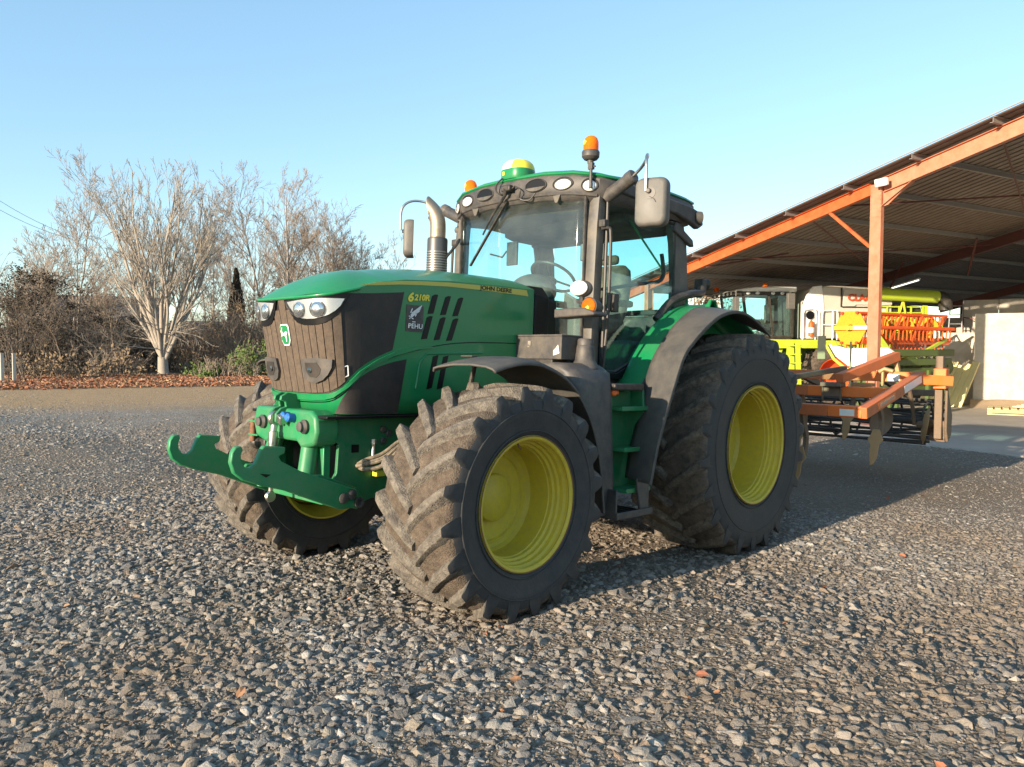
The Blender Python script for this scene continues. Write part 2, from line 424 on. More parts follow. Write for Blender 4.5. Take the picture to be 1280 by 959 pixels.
# ------------------------------------------------------------------ bonnet surface
_pl = []
def _plan_raw(z):
    yn = -3.585-.215*(z-1.3); yc = -3.36; a = .455+.035*(min(z, 1.9)-1.9); b = yc-yn
    pts = []
    for i in range(41):
        f = PI/2*i/40
        pts.append((a*math.sin(f)**.52, yc-b*math.cos(f)**.57))
    pts[0] = (0, yn)
    for i in range(1, 25):
        t = i/24; pts.append((lerp(a, .478, t), lerp(-3.36, -1.885, t)))
    return pts
_base = np.array(_plan_raw(1.5)); _cum = np.concatenate([[0], np.cumsum(np.linalg.norm(np.diff(_base, axis=0), axis=1))]); SMAX = _cum[-1]
def hood(s, z, off=0.):
    sg = 1 if s >= 0 else -1; s = min(abs(s), SMAX)
    pts = np.array(_plan_raw(z))
    x = float(np.interp(s, _cum, pts[:, 0])); y = float(np.interp(s, _cum, pts[:, 1]))
    e = .012
    x2 = float(np.interp(min(s+e, SMAX), _cum, pts[:, 0])); y2 = float(np.interp(min(s+e, SMAX), _cum, pts[:, 1]))
    x1 = float(np.interp(max(s-e, 0), _cum, pts[:, 0])); y1 = float(np.interp(max(s-e, 0), _cum, pts[:, 1]))
    if s < e: x1 = -x2; y1 = y2
    tx, ty = x2-x1, y2-y1; l = math.hypot(tx, ty) or 1
    nx, ny = ty/l, -tx/l
    # tuck under: the lower skirt leans in a little
    return Vector((sg*(x+nx*off), y+ny*off, z))
def sy(y): return float(np.interp(y, _base[40:, 1], _cum[40:])) if y > -3.36 else float(np.interp(y, _base[:41, 1], _cum[:41]))
def sx(x): return float(np.interp(x, _base[:41, 0], _cum[:41]))
def edge_z(y): return interp(y, [-3.72, -3.62, -3.45, -3.3, -3.1, -2.7, -2.3, -1.88], [1.878, 1.900, 1.945, 1.995, 2.030, 2.062, 2.074, 2.082])
def crest_z(y): return interp(y, [-3.3, -3.1, -2.8, -2.5, -2.2, -1.88], [2.085, 2.125, 2.160, 2.184, 2.190, 2.192])

def panel(g, poly, off=.004, cell=.05, mi=0, thick=.012, both=False, fn=None):
    """outline in (s, z) laid on the bonnet surface, cut into small faces, with real thickness"""
    fn = fn or hood
    for sg in ((1, -1) if both else (1,)):
        bm = bmesh.new()
        vs = [bm.verts.new((s, z, 0)) for s, z in poly]
        bm.faces.new(vs)
        s0 = min(p[0] for p in poly); s1 = max(p[0] for p in poly); z0 = min(p[1] for p in poly); z1 = max(p[1] for p in poly)
        k = math.ceil(s0/cell)*cell
        while k < s1:
            bmesh.ops.bisect_plane(bm, geom=bm.verts[:]+bm.edges[:]+bm.faces[:], plane_co=(k, 0, 0), plane_no=(1, 0, 0), dist=1e-6); k += cell
        k = math.ceil(z0/(cell*2))*cell*2
        while k < z1:
            bmesh.ops.bisect_plane(bm, geom=bm.verts[:]+bm.edges[:]+bm.faces[:], plane_co=(0, k, 0), plane_no=(0, 1, 0), dist=1e-6); k += cell*2
        bmesh.ops.triangulate(bm, faces=[f for f in bm.faces if len(f.verts) > 4])
        bm.verts.index_update()
        n = len(bm.verts)
        top = [fn(sg*v.co.x, v.co.y, off) for v in bm.verts]; bot = [fn(sg*v.co.x, v.co.y, off-thick) for v in bm.verts]
        fs = []
        for f in bm.faces:
            ix = [v.index for v in f.verts]
            fs.append(tuple(ix)); fs.append(tuple(i+n for i in ix[::-1]))
        for e in bm.edges:
            if len(e.link_faces) == 1:
                a, b = e.verts[0].index, e.verts[1].index; fs.append((a, b, b+n, a+n))
        bm.free()
        g.add(top+bot, fs, mi, True)
    return g

# shell
g = G(); NS = 90
ss = [lerp(-SMAX, SMAX, i/(2*NS)) for i in range(2*NS+1)]
rows = []
zb = 1.165
for k in range(9):
    t = k/8
    rows.append([hood(s, lerp(zb, edge_z(hood(s, 1.9).y), t)) for s in ss])
def cap(s, t):
    p = hood(s, edge_z(hood(s, 1.9).y)); yc = max(p.y, -3.20)
    e = edge_z(p.y); c = crest_z(yc)
    q = 1-(1-t)**1.9
    return Vector((p.x*(1-t), lerp(p.y, yc, t), e+(c-e)*q))
for t in (.03, .09, .16, .25, .36, .5, .65, .82, 1.0): rows.append([cap(s, t) for s in ss])
g.grid(rows)
bonnet = g.build('bonnet', ['green'], tractor, angle=28, solid=.02)
# lip under the cap around the nose
g = G()
pp = []
for s in np.linspace(-.55, .55, 61):
    q = hood(s, edge_z(hood(s, 1.9).y), .010); pp.append(q+Vector((0, 0, -.006)))
g.tube(pp, .011, 8); g.build('bonnet_lip', ['green'], bonnet, angle=60)

# black grille wrapping round the nose
topz = lambda q: interp(abs(q), [0, .30, .50, .87], [1.868, 1.885, 1.905, 1.948])
right = [(.871, 1.951), (.798, 1.573), (.745, 1.553), (.678, 1.523), (.610, 1.487), (.542, 1.444), (.475, 1.385), (.427, 1.334), (.38, 1.306), (.325, 1.291), (.212, 1.283)]
toppts = [(q, topz(q)) for q in np.linspace(-.84, .84, 33)]
poly = toppts+right+[(-s, z) for s, z in right[::-1]]
g = G(); panel(g, poly, .004, .04)
grille = g.build('grille', ['panel_black'], tractor, angle=50)
# vertical slats on the front part
g = G(); edges = [-.455, -.405, -.351, -.299, -.244, -.182, -.112, -.038, .038, .112, .182, .244, .299, .351, .405, .455]
bz = lambda q: interp(abs(q), [0, .212, .325, .38, .427, .475], [1.288, 1.291, 1.299, 1.315, 1.343, 1.393])
for i in range(len(edges)-1):
    s0, s1 = edges[i]+.0028, edges[i+1]-.0028
    zt = {7: 1.862, 6: 1.80, 8: 1.80, 5: 1.74, 9: 1.74, 0: 1.79, 14: 1.79, 1: 1.755, 13: 1.755, 2: 1.725, 12: 1.725}.get(i, 1.71)
    panel(g, [(s0, bz(s0)), (s1, bz(s1)), (s1, zt), (s0, zt)], .011, .03, thick=.009)
g.build('slats', ['grille'], grille, angle=40)
# lower side panel
lp = [(.915, 1.52), (.862, 1.168), (.36, 1.168), (.385, 1.20), (.426, 1.265), (.49, 1.335), (.561, 1.395), (.635, 1.435), (.711, 1.468), (.81, 1.498)]
for sd in (1, -1):
    g = G(); panel(g, [(sd*s, z) for s, z in lp], .004, .04)
    g.build('side_grille', ['panel_black'], tractor, angle=50)
# crease along the side
for sd in (1, -1):
    g = G()
    pts = [(0, 1.228), (.2, 1.232), (.35, 1.248), (.457, 1.31), (.585, 1.43), (.758, 1.515), (1.043, 1.593), (1.347, 1.645), (1.7, 1.664), (2.08, 1.673)]
    c = smooth_path([(a, b, 0) for a, b in pts], 5)
    g.tube([hood(sd*v.x, v.y, .0005) for v in c], .0035, 5); g.build('seam', ['gloss_black'], bonnet)
# bumper band: green moulding below the grille
g = G()
pts_o = [(0, 1.276), (.212, 1.274), (.325, 1.282), (.385, 1.298), (.437, 1.326), (.487, 1.375), (.552, 1.434), (.688, 1.512), (.81, 1.562), (1.0, 1.60), (1.12, 1.61)]
pts_i = [(1.12, 1.600), (1.0, 1.586), (.80, 1.533), (.60, 1.449), (.47, 1.333), (.37, 1.266), (.30, 1.250), (.2, 1.244), (0, 1.241)]
panel(g, pts_o+pts_i, .016, .03, thick=.02, both=True)
g.build('bumper_band', ['green'], bonnet, angle=40)

for sd in (1, -1):
    # headlamp
    P = [(.045, 1.872), (.068, 1.83), (.094, 1.779), (.125, 1.743), (.156, 1.719), (.21, 1.706), (.268, 1.704), (.32, 1.708), (.366, 1.720), (.40, 1.741), (.430, 1.772), (.458, 1.81), (.480, 1.853), (.502, 1.905), (.35, 1.893), (.2, 1.882)]
    g = G(); panel(g, [(sd*a, b) for a, b in P], .017, .03, thick=.016)
    hl = g.build('headlight', ['gloss_black'], grille, angle=50)
    Q = [(.078, 1.846), (.100, 1.815), (.132, 1.785), (.160, 1.762), (.196, 1.748), (.25, 1.742), (.305, 1.744), (.352, 1.752), (.393, 1.769), (.425, 1.794), (.449, 1.823), (.470, 1.868), (.35, 1.864), (.2, 1.855)]
    g = G(); panel(g, [(sd*a, b) for a, b in Q], .020, .02, thick=.006)
    g.build('reflector', ['chrome_white'], hl, angle=40) if 'chrome_white' in MATS else g.build('reflector', ['chrome'], hl, angle=40)
    for c_, rad in ((.195, .050), (.335, .048)):
        g = G(); o = hood(sd*c_, 1.803, .022); n_ = (hood(sd*c_, 1.80, .1)-hood(sd*c_, 1.80, 0)).normalized()
        g.lathe([(rad, -.004), (rad*.97, .002), (rad*.85, .008), (rad*.6, .014), (rad*.3, .017), (0, .018)], o, n_, 28)
        lb = g.build('lamp_bowl', ['bowl'], hl, angle=60)
        g = G(); u_ = n_.orthogonal().normalized(); w_ = n_.cross(u_)
        for r2, t2, h2 in ((rad+.002, .0030, .001), (rad*.62, .0012, .0145)): g.tube([o+n_*h2+(u_*math.cos(2*PI*i/32)+w_*math.sin(2*PI*i/32))*r2 for i in range(32)], t2, 5, closed=True)
        g.build('bowl_rings', ['charcoal'], hl)
    g = G(); panel(g, [(sd*a, b) for a, b in Q], .044, .02, thick=.002)
    g.build('lens', ['clear'], hl, angle=60)
    # fog lamp housing: D shape
    c_ = .262; D = [(.150, 1.498), (.142, 1.42), (.165, 1.375), (.20, 1.356), (.262, 1.352), (.32, 1.372), (.358, 1.405), (.385, 1.45), (.392, 1.50), (.27, 1.508)]
    g = G(); panel(g, [(sd*a, b) for a, b in D], .030, .02, thick=.02)
    fo = g.build('fog_lamp_housing', ['charcoal'], grille, angle=50)
    g = G(); panel(g, [(sd*a, b) for a, b in [(c_-.075, 1.475), (c_-.075, 1.425), (c_-.045, 1.39), (c_+.01, 1.385), (c_+.045, 1.41), (c_+.055, 1.44), (c_+.03, 1.478)]], .0325, .02, thick=.004)
    g.build('recess', ['panel_black'], fo, angle=50)
    g = G(); o = hood(sd*(c_-.035), 1.432, .033); n_ = (hood(sd*c_, 1.437, .1)-hood(sd*c_, 1.437, 0)).normalized()
    g.lathe([(.019, 0), (.019, .003), (.012, .004), (0, .005)], o, n_, 20); g.build('lens', ['glass_dark'], fo)
    # small bracket mark beside it
    g = G(); a0 = .44;
    for A, B in (((a0, 1.455), (a0+.035, 1.465)), ((a0+.035, 1.465), (a0+.035, 1.405)), ((a0+.035, 1.405), (a0, 1.39))):
        g.tube([hood(sd*A[0], A[1], .007), hood(sd*B[0], B[1], .007)], .0035, 5)
    g.build('latch_bracket', ['white'], grille)
# emblem: green shield with a leaping animal
g = G(); o = hood(0, 1.648, .013)
sh = [(-.036, .068), (.036, .068), (.050, .05), (.050, -.035), (.030, -.068), (-.030, -.068), (-.050, -.035), (-.050, .05)]
exv = Vector((1, 0, 0)); eyv = (hood(0, 1.8)-hood(0, 1.5)).normalized()
g.prism([(a*1.0, b*1.0) for a, b in sh], o, exv, eyv, .008)
em = g.build('emblem', ['white'], grille, bevel=.002)
g = G(); g.prism([(a*.86, b*.88) for a, b in sh], o+Vector((0, -.008, 0)), exv, eyv, .003); g.build('emblem_field', ['green'], em)
deer = [(-.038, .012), (-.026, .020), (-.012, .018), (.004, .008), (.018, .012), (.022, .026), (.014, .044), (.020, .046), (.026, .032), (.032, .028), (.038, .018), (.032, .012), (.030, .000), (.036, -.012), (.026, -.010), (.020, -.002),
        (.006, -.006), (-.006, -.008), (-.014, -.022), (-.012, -.044), (-.020, -.044), (-.024, -.022), (-.022, -.004), (-.030, .004)]
g = G(); g.prism([(-a, b) for a, b in deer], o+Vector((0, -.0115, 0)), exv, eyv, .003); g.build('emblem_animal', ['white'], em)

# side slots
for sd in (1, -1):
    def slot(y0, z0, y1, z1, w0, w1):
        return [(sy(y0), z0), (sy(y0+w0), z0+.008), (sy(y1+w1), z1-.004), (sy(y1), z1)]
    for k in range(3):
        for (za, zc) in ((1.958, 1.830), (1.812, 1.660)):
            f0 = (1.958-za)/.30; f1 = (1.958-zc)/.30
            ya = lerp(1.128, 1.048, f0)+k*.114; yb = lerp(1.128, 1.048, f1)+k*.108
            g = G(); panel(g, [(sd*p, q) for p, q in [(ya-.022, za-.012), (ya, za), (ya+.026, za), (yb+.026, zc), (yb-.022, zc-.006)]], .0035, .04, thick=.006)
            g.build('air_slot', ['gloss_black'], bonnet)
    for k in range(2):
        dy = k*.088
        g = G(); panel(g, [(sd*p, q) for p, q in [(1.135+dy, 1.545), (1.18+dy, 1.558), (1.135+dy, 1.335), (1.09+dy, 1.325)]], .0035, .04, thick=.006)
        g.build('air_slot', ['gloss_black'], bonnet)
    # raised frame round the lower slots
    g = G(); pts = [(-2.98, 1.33), (-2.955, 1.50), (-2.90, 1.56), (-2.4, 1.585)]
    g.tube([hood(sd*sy(a), b, .001) for a, b in pts], .008, 6); g.build('moulding', ['green'], bonnet)
    # stripe
    top_s = [(.549, 1.960), (.652, 1.990), (.837, 2.018), (1.04, 2.036), (1.239, 2.049), (1.6, 2.062), (2.009, 2.070)]
    bot_s = [(2.028, 2.027), (1.6, 2.028), (1.241, 2.022), (1.04, 2.010), (.837, 1.995), (.652, 1.972)]
    g = G()
    def on(s, z, off=0):   # the stripe follows the wall and, near the front, the turn of the cap
        return hood(s, z, off)
    panel(g, [(sd*p, q) for p, q in top_s+bot_s], .0035, .05, thick=.006)
    st = g.build('stripe', ['stripe'], bonnet, angle=50)
# lettering on the near side
ex = (0, 1, 0); ey = (0, 0, 1)
def atp(q, z, off=.0): return hood(q, z, off)
def tx(q, z, off): p = atp(q, z, off); return (p.x, p.y, p.z)
put_text('lettering', 'JOHN DEERE', tx(1.53, 2.031, .004), atp(1.9, 2.0)-atp(1.53, 1.994), ey, .040, 'gloss_black', bonnet, .0008, width=.32, bold=.001)
put_text('lettering', '6', tx(.903, 1.895, .004), atp(1.09, 1.9)-atp(.90, 1.89), ey, .078, 'decal_yellow', bonnet, .0008, shear=.2, width=.046, bold=.003)
put_text('lettering', '210R', tx(.952, 1.905, .004), atp(1.09, 1.9)-atp(.90, 1.89), ey, .054, 'decal_yellow', bonnet, .0008, shear=.2, width=.130, bold=.002)
g = G(); panel(g, [(.895, 1.70), (1.035, 1.70), (1.035, 1.873), (.895, 1.873)], .004, .05, thick=.006)
stk = g.build('dealer_sticker', ['charcoal'], bonnet)
xs = atp(.965, 1.8).x+.0062; SY = atp(.895, 1.8).y-(-3.105)
put_text('lettering', 'PEHU', (xs, -3.088+SY, 1.722), (0.02, 1, 0), ey, .045, 'white', stk, .0006, width=.115, bold=.0005)
g = G()
g.box((xs+.0008, -3.045+SY, 1.764), (.0016, .026, .005))
for k in range(4):
    y0 = -3.085+SY+.006*k; z0 = 1.782+.012*k
    g.beam((xs+.001, y0, z0), (xs+.001, y0+.085, z0+.055), .0055, .0016, (1, 0, 0))
g.beam((xs+.001, -3.088+SY, 1.80), (xs+.001, -3.05+SY, 1.782), .006, .0016, (1, 0, 0)); g.beam((xs+.001, -3.075+SY, 1.82), (xs+.001, -3.06+SY, 1.85), .006, .0016, (1, 0, 0)); g.beam((xs+.001, -3.035+SY, 1.80), (xs+.001, -3.02+SY, 1.83), .006, .0016, (1, 0, 0))
g.build('sticker_logo', ['white'], stk)
# ------------------------------------------------------------------ chassis, front axle, front linkage
T = tractor
g = G()
g.beam((0, -3.35, .92), (0, -1.9, .92), .46, .42); g.beam((0, -1.9, .95), (0, .1, .95), .62, .62)
g.build('chassis', ['green_frame'], T, bevel=.02)
g = G()   # rear axle and differential
g.tube([(-.9, 0, .904), (-.55, 0, .904), (-.35, 0, .904), (.35, 0, .904), (.55, 0, .904), (.9, 0, .904)], [.13, .15, .26, .26, .15, .13], 20)
g.build('rear_axle', ['green_frame'], T)
g = G()   # front axle
g.tube([(-.85, -2.8245, .68), (-.3, -2.80, .66), (0, -2.80, .64), (.3, -2.80, .66), (.85, -2.8245, .68)], [.10, .10, .17, .10, .10], 16)
for s in (1, -1):
    g.lathe([(.13, -.05), (.19, -.02), (.19, .06), (.14, .10)], (s*.84, -2.8245, .68), (s, 0, 0), 24)
    g.box((s*.74, -2.82, .68), (.16, .22, .36)); g.tube([(s*.74, -2.82, .45), (s*.74, -2.82, .90)], .055, 12)
    g.tube([(s*.70, -3.02, .64), (s*.2, -3.02, .62)], .022, 8)
g.build('front_axle', ['green_frame'], T, bevel=.008)
# linkage support: side plates and cross casting
for s in (1, -1):
    g = G()
    g.prism([(-3.56, 1.135), (-2.3, 1.135), (-2.3, .86), (-2.98, .80), (-3.06, .66), (-3.30, .60), (-3.50, .585), (-3.58, .66), (-3.50, .80), (-3.49, .98), (-3.58, 1.02)], (s*.33, 0, 0), (0, 1, 0), (0, 0, 1), .028, center=True)
    pl = g.build('linkage_side_plate', ['green_frame'], T, bevel=.004)
    b = G()
    for (y, z) in ((-3.16, 1.06), (-3.11, 1.03), (-3.155, .985)): b.lathe([(.024, 0), (.024, .010), (.018, .016), (0, .017)], (s*.345, y, z), (s, 0, 0), 16)
    b.build('bolt', ['charcoal'], pl)
    b = G()
    b.box((s*.345, -3.37, .945), (.004, .055, .05))
    b.build('plate_hole', ['gloss_black'], pl)
g = G(); g.box((.0, -3.10, 1.150), (.90, 1.1, .018)); g.build('bonnet_rest', ['gloss_black'], T, bevel=.004)
# head casting of the linkage
g = G()
cs = [(-.36, 1.185), (.30, 1.185), (.355, 1.15), (.37, 1.06), (.34, .975), (.20, .945), (.14, .985), (-.14, .985), (-.22, .945), (-.36, .985), (-.40, 1.08)]
g.prism(cs, (0, -3.50, 0), (1, 0, 0), (0, 0, 1), .17)
head = g.build('linkage_head', ['green_hitch'], T, bevel=.022, bseg=3)
for s in (-1, 1):
    b = G(); x = .25*s+.02
    b.lathe([(.042, 0), (.045, .02), (.030, .035), (.030, .05), (0, .052)], (x-.02, -3.668, 1.085), (0, -1, 0), 20); b.build('coupler', ['charcoal'], head)
for k in range(2):
    b = G(); b.lathe([(.027, 0), (.029, .02), (.027, .05), (.018, .058), (0, .058)], (.055+k*.058, -3.668, 1.135-.006*k), (0, -1, .1), 18); b.build('dust_cap', ['blue_cap'], head)
b = G(); b.lathe([(.03, 0), (.03, .025), (.02, .03), (0, .03)], (.31, -3.62, 1.075), (.6, -.8, 0), 16); b.box((.345, -3.57, 1.075), (.03, .06, .04)); b.build('round_plug', ['steel'], head, bevel=.004)
# black block painting in the shade of the hollow under the casting
g = G(); g.box((0, -3.40, .83), (.5, .10, .26)); g.build('dark_hollow_block', ['gloss_black'], T)
g = G(); g.prism([(-.30, .985), (-.24, .985), (-.20, .70), (.20, .70), (.24, .985), (.30, .985), (.30, .60), (-.30, .60)], (0, -3.52, 0), (1, 0, 0), (0, 0, 1), .05); g.build('linkage_frame', ['green_hitch'], T, bevel=.006)
# upper brackets for the top link
for x in (-.075, .0):
    g = G()
    pr = [(-3.52, 1.16), (-3.55, 1.235), (-3.60, 1.275), (-3.655, 1.285), (-3.70, 1.262), (-3.705, 1.235), (-3.67, 1.225), (-3.665, 1.195), (-3.70, 1.185), (-3.735, 1.150), (-3.735, 1.10), (-3.70, 1.075), (-3.66, 1.09), (-3.66, 1.03), (-3.52, 1.03)]
    g.prism(pr, (x, 0, 0), (0, 1, 0), (0, 0, 1), .022, center=True); g.build('top_link_bracket', ['green_hitch'], T, bevel=.004)
g = G(); g.tube([(-.115, -3.70, 1.125), (.035, -3.70, 1.125)], .020, 16); g.box((.05, -3.715, 1.12), (.05, .05, .055), (0.3, .4, 0)); g.build('link_pin', ['bright_steel'], T, bevel=.004)
g = G()
g.lathe([(.0, -.018), (.043, -.016), (.05, 0), (.043, .016), (0, .018)], (-.037, -3.715, 1.118), (1, 0, 0), 22)
g.tube([(-.037, -3.718, 1.08), (-.037, -3.722, 1.04), (-.037, -3.723, 1.035), (-.037, -3.727, .74), (-.037, -3.728, .73), (-.037, -3.73, .66)], [.022, .020, .029, .029, .017, .016], 16)
g.lathe([(.0, -.014), (.03, -.014), (.037, 0), (.03, .014), (0, .014)], (-.037, -3.732, .625), (1, 0, 0), 18)
g.box((-.037, -3.73, .695), (.085, .012, .014))
g.build('top_link', ['bright_steel'], T, angle=50)
# lift cylinders
for s in (1, -1):
    g = G(); g.tube([(s*.20, -3.60, 1.0), (s*.24, -3.66, .74)], .052, 20); g.tube([(s*.24, -3.66, .74), (s*.255, -3.685, .66)], .026, 12)
    g.lathe([(.06, -.03), (.06, .03)], (s*.20, -3.60, .985), (1, 0, 0), 16)
    g.build('lift_cylinder', ['green_hitch'], T)
# lower arms with hooks
arm = [(-3.36, .585), (-3.40, .70), (-3.50, .735), (-3.80, .842), (-3.925, .905), (-3.94, .935), (-3.905, .95), (-3.900, .985), (-4.035, 1.000), (-4.055, .975), (-4.085, .905), (-4.115, .880), (-4.145, .885), (-4.168, .915), (-4.172, .955), (-4.160, .985),
       (-4.172, 1.005), (-4.205, 1.002), (-4.225, .97), (-4.232, .915), (-4.21, .855), (-4.155, .812), (-4.05, .775), (-3.90, .735), (-3.60, .615), (-3.52, .585)]
for s in (1, -1):
    g = G(); g.prism([(y, z) for y, z in arm], (s*.40, 0, 0), (0, 1, 0), (0, 0, 1), .038, center=True)
    a_ = g.build('lower_arm', ['green_hitch'], T, bevel=.007)
    b = G()
    b.lathe([(.033, 0), (.033, .012), (.022, .018), (0, .018)], (s*.421, -3.50, .655), (s, 0, 0), 18); b.lathe([(.033, 0), (.033, .012), (.022, .018), (0, .018)], (s*.421, -3.44, .672), (s, 0, 0), 18)
    b.lathe([(.030, 0), (.034, .02), (.02, .02), (.018, .004), (0, .004)], (s*.421, -3.39, .62), (s, 0, 0), 18); b.build('pivot_pin', ['charcoal'], a_)
    b = G(); b.prism([(-4.06, .845), (-3.99, .835), (-4.02, .82)], (s*.4205, 0, 0), (0, 1, 0), (0, 0, 1), .002, center=True)
    b.build('arm_slot', ['gloss_black'], a_)
    # inner bracket the arm hangs in
    b = G(); b.prism([(-3.74, .80), (-3.77, .76), (-3.75, .70), (-3.35, .56), (-3.30, .62), (-3.36, .70), (-3.62, .80)], (s*.345, 0, 0), (0, 1, 0), (0, 0, 1), .03, center=True)
    b.lathe([(.03, -.04), (.03, .04), (0, .04)], (s*.36, -3.70, .74), (s, 0, 0), 16)
    b.build('arm_bracket', ['green_hitch'], T, bevel=.005)
# folding pin bracket on the far side
g = G(); g.box((-.40, -3.62, 1.075), (.12, .10, .012)); g.box((-.40, -3.62, .985), (.12, .10, .012)); g.box((-.345, -3.60, 1.03), (.012, .08, .10)); g.build('pin_bracket', ['green_hitch'], T, bevel=.003)
g = G(); g.tube([(-.43, -3.65, .94), (-.43, -3.65, 1.09)], .02, 12); g.build('loose_pin', ['rust'], T)
g = G(); g.ball((-.44, -3.60, .93), (.05, .06, .05)); g.box((-.38, -3.58, .93), (.10, .08, .06)); g.build('coupling_ball', ['black'], T, bevel=.01)
# far bearing cover
g = G(); g.lathe([(.11, 0), (.10, .03), (.05, .05), (0, .055)], (-.37, -3.52, 1.10), (-.5, -.8, .25), 22); g.build('end_cover', ['green_hitch'], T)
# hoses from the plate to the axle
for k, (dz, r_) in enumerate(((0, .012), (.03, .012), (-.03, .014), (.012, .009))):
    g = G(); g.tube(smooth_path([(.35, -3.36+.012*k, .835+dz*.4), (.41, -3.33, .85+dz), (.47, -3.25, .88+dz*1.3), (.52, -3.16, .97+dz*.9), (.57, -3.06, 1.03+dz*.4), (.63, -2.95, 1.02)], 6), r_, 8); g.build('hydraulic_hose', ['hose'], T)
g = G(); g.box((.37, -3.20, .78), (.05, .07, .035)); g.build('tag_plate', ['decal_yellow'], T, bevel=.004)
g = G(); g.box((.37, -3.02, .64), (.12, .22, .12)); g.tube([(.42, -3.15, .70), (.42, -2.95, .70)], .035, 12); g.tube([(.45, -3.0, .55), (.45, -2.98, .85)], .03, 12); g.build('steering_bracket', ['green_hitch'], T, bevel=.012)
g = G(); g.tube([(.36, -3.24, .88), (.36, -3.24, .98)], .012, 8); g.lathe([(.018, 0), (.018, .03)], (.36, -3.24, .97), (0, 0, 1), 6); g.build('grease_bolt', ['steel'], T)
# engine bay seen between bonnet and wheel
g = G(); g.box((0, -2.55, 1.35), (.78, 1.5, .42)); g.build('engine', ['black'], T, bevel=.03)
g = G(); g.box((0, -1.70, 1.58), (.92, .22, .90)); g.build('firewall', ['gloss_black'], T, bevel=.02)

# ------------------------------------------------------------------ front mudguards
def sheet_along(profile, xs_of, thick, name, m, parent, angle=40, sub=4, flip=False):
    """sheet metal following a (y,z) profile across the width"""
    pts = smooth_path([(0, y, z) for y, z in profile], sub)
    g = G(); Pn = []
    for i, p in enumerate(pts):
        t = i/(len(pts)-1)
        a = pts[max(i-1, 0)]; b = pts[min(i+1, len(pts)-1)]; d = (b-a).normalized(); n = Vector((0, -d.z, d.y))
        if n.z < 0 and abs(n.z) > .3: n = -n
        if p.y > (pts[0].y+pts[-1].y)/2 and not flip and n.y < 0: n = -n
        Pn.append([Vector((x, p.y, p.z))+n*h for x, h in xs_of(t)])
    g.grid(Pn); return g.build(name, m, parent, angle=angle, solid=thick)
for s in (1, -1):
    pr = [(-3.150, 1.482), (-3.06, 1.508), (-2.94, 1.530), (-2.82, 1.535), (-2.70, 1.520), (-2.50, 1.448), (-2.34, 1.325), (-2.19, 1.115), (-2.10, .865), (-2.055, .62), (-2.045, .54)]
    f = sheet_along(pr, lambda t: [(s*x, h) for x, h in ((.80, -.035), (.812, -.010), (.86, 0), (1.0, .016), (1.15, .018), (1.27, .008), (1.325, -.008), (1.345, -.028))], .012, 'front_mudguard', ['fender_rubber'], T, sub=6)
    g = G(); g.tube([(s*.74, -2.82, .90), (s*.76, -2.80, 1.30), (s*.82, -2.80, 1.51), (s*1.2, -2.80, 1.520)], .018, 8); g.tube([(s*.74, -2.82, .95), (s*.80, -2.5, 1.2), (s*.9, -2.44, 1.38)], .016, 8)
    g.build('mudguard_stay', ['black'], f)
    g = G(); g.box((s*.95, -2.98, 1.548), (.10, .05, .008)); g.build('mudguard_clip', ['charcoal'], f, bevel=.003)

# ------------------------------------------------------------------ fuel tank, toolbox, steps (near side) and a plain tank on the far side
tank = G()
P = []
for (z, x0, x1, y0, y1, rr) in ((.47, .42, 1.16, -1.98, -1.72, .05), (.70, .42, 1.18, -2.0, -1.72, .06), (1.15, .42, 1.16, -2.06, -1.73, .07), (1.36, .42, 1.14, -2.13, -1.72, .08), (1.47, .42, 1.10, -2.16, -1.68, .09), (1.515, .42, 1.04, -2.17, -1.69, .10), (1.535, .42, 1.0, -2.16, -1.70, .10)):
    rp = rrect(x1-x0, y1-y0, rr, 5); P.append([Vector(((x0+x1)/2+a, (y0+y1)/2+b, z)) for a, b in rp]+[Vector(((x0+x1)/2+rp[0][0], (y0+y1)/2+rp[0][1], z))])
tank.grid(P); n = len(P[-1])-1
tank.add([p for p in P[-1][:-1]], [tuple(range(n))]); tank.add([p for p in P[0][:-1]], [tuple(range(n-1, -1, -1))])
tk = tank.build('fuel_tank', ['charcoal'], T, angle=50)
g = G(); g.lathe([(.105, 1.50), (.085, 1.54), (.072, 1.56), (.066, 1.62), (.062, 1.66), (.058, 1.665), (.058, 1.70), (.05, 1.712), (0, 1.714)], (.965, -1.86, 0), (0, 0, 1), 28); g.build('filler_neck', ['charcoal'], tk)
g = G(); g.lathe([(.060, 1.635), (.063, 1.64), (.060, 1.647)], (.965, -1.86, 0), (0, 0, 1), 28); g.build('neck_ring', ['black'], tk)
# toolbox
tb = G(); tb.box((.66, -1.95, 1.64), (.50, .22, .165)); tbo = tb.build('toolbox', ['charcoal'], T, bevel=.006)
g = G(); g.box((.66, -1.95, 1.727), (.51, .23, .014)); g.build('lid', ['charcoal'], tbo, bevel=.004)
g = G(); g.box((.61, -2.063, 1.665), (.028, .008, .045)); g.tube([(.60, -2.068, 1.66), (.62, -2.068, 1.65)], .005, 6); g.build('latch', ['steel'], tbo)
for x in (.55, .76): 
    g = G(); g.tube([(x-.02, -1.86, 1.738), (x+.02, -1.86, 1.738)], .010, 8); g.build('hinge', ['steel'], tbo)
g = G(); g.prism([(.84, 1.585), (.895, 1.60), (.882, 1.66), (.86, 1.635), (.84, 1.62)], (0, -2.0615, 0), (1, 0, 0), (0, 0, 1), .002); g.build('toolbox_sticker', ['white'], tbo)
g = G(); g.box((.62, -1.96, 1.53), (.42, .20, .055)); g.build('toolbox_bracket', ['black'], tbo, bevel=.005)
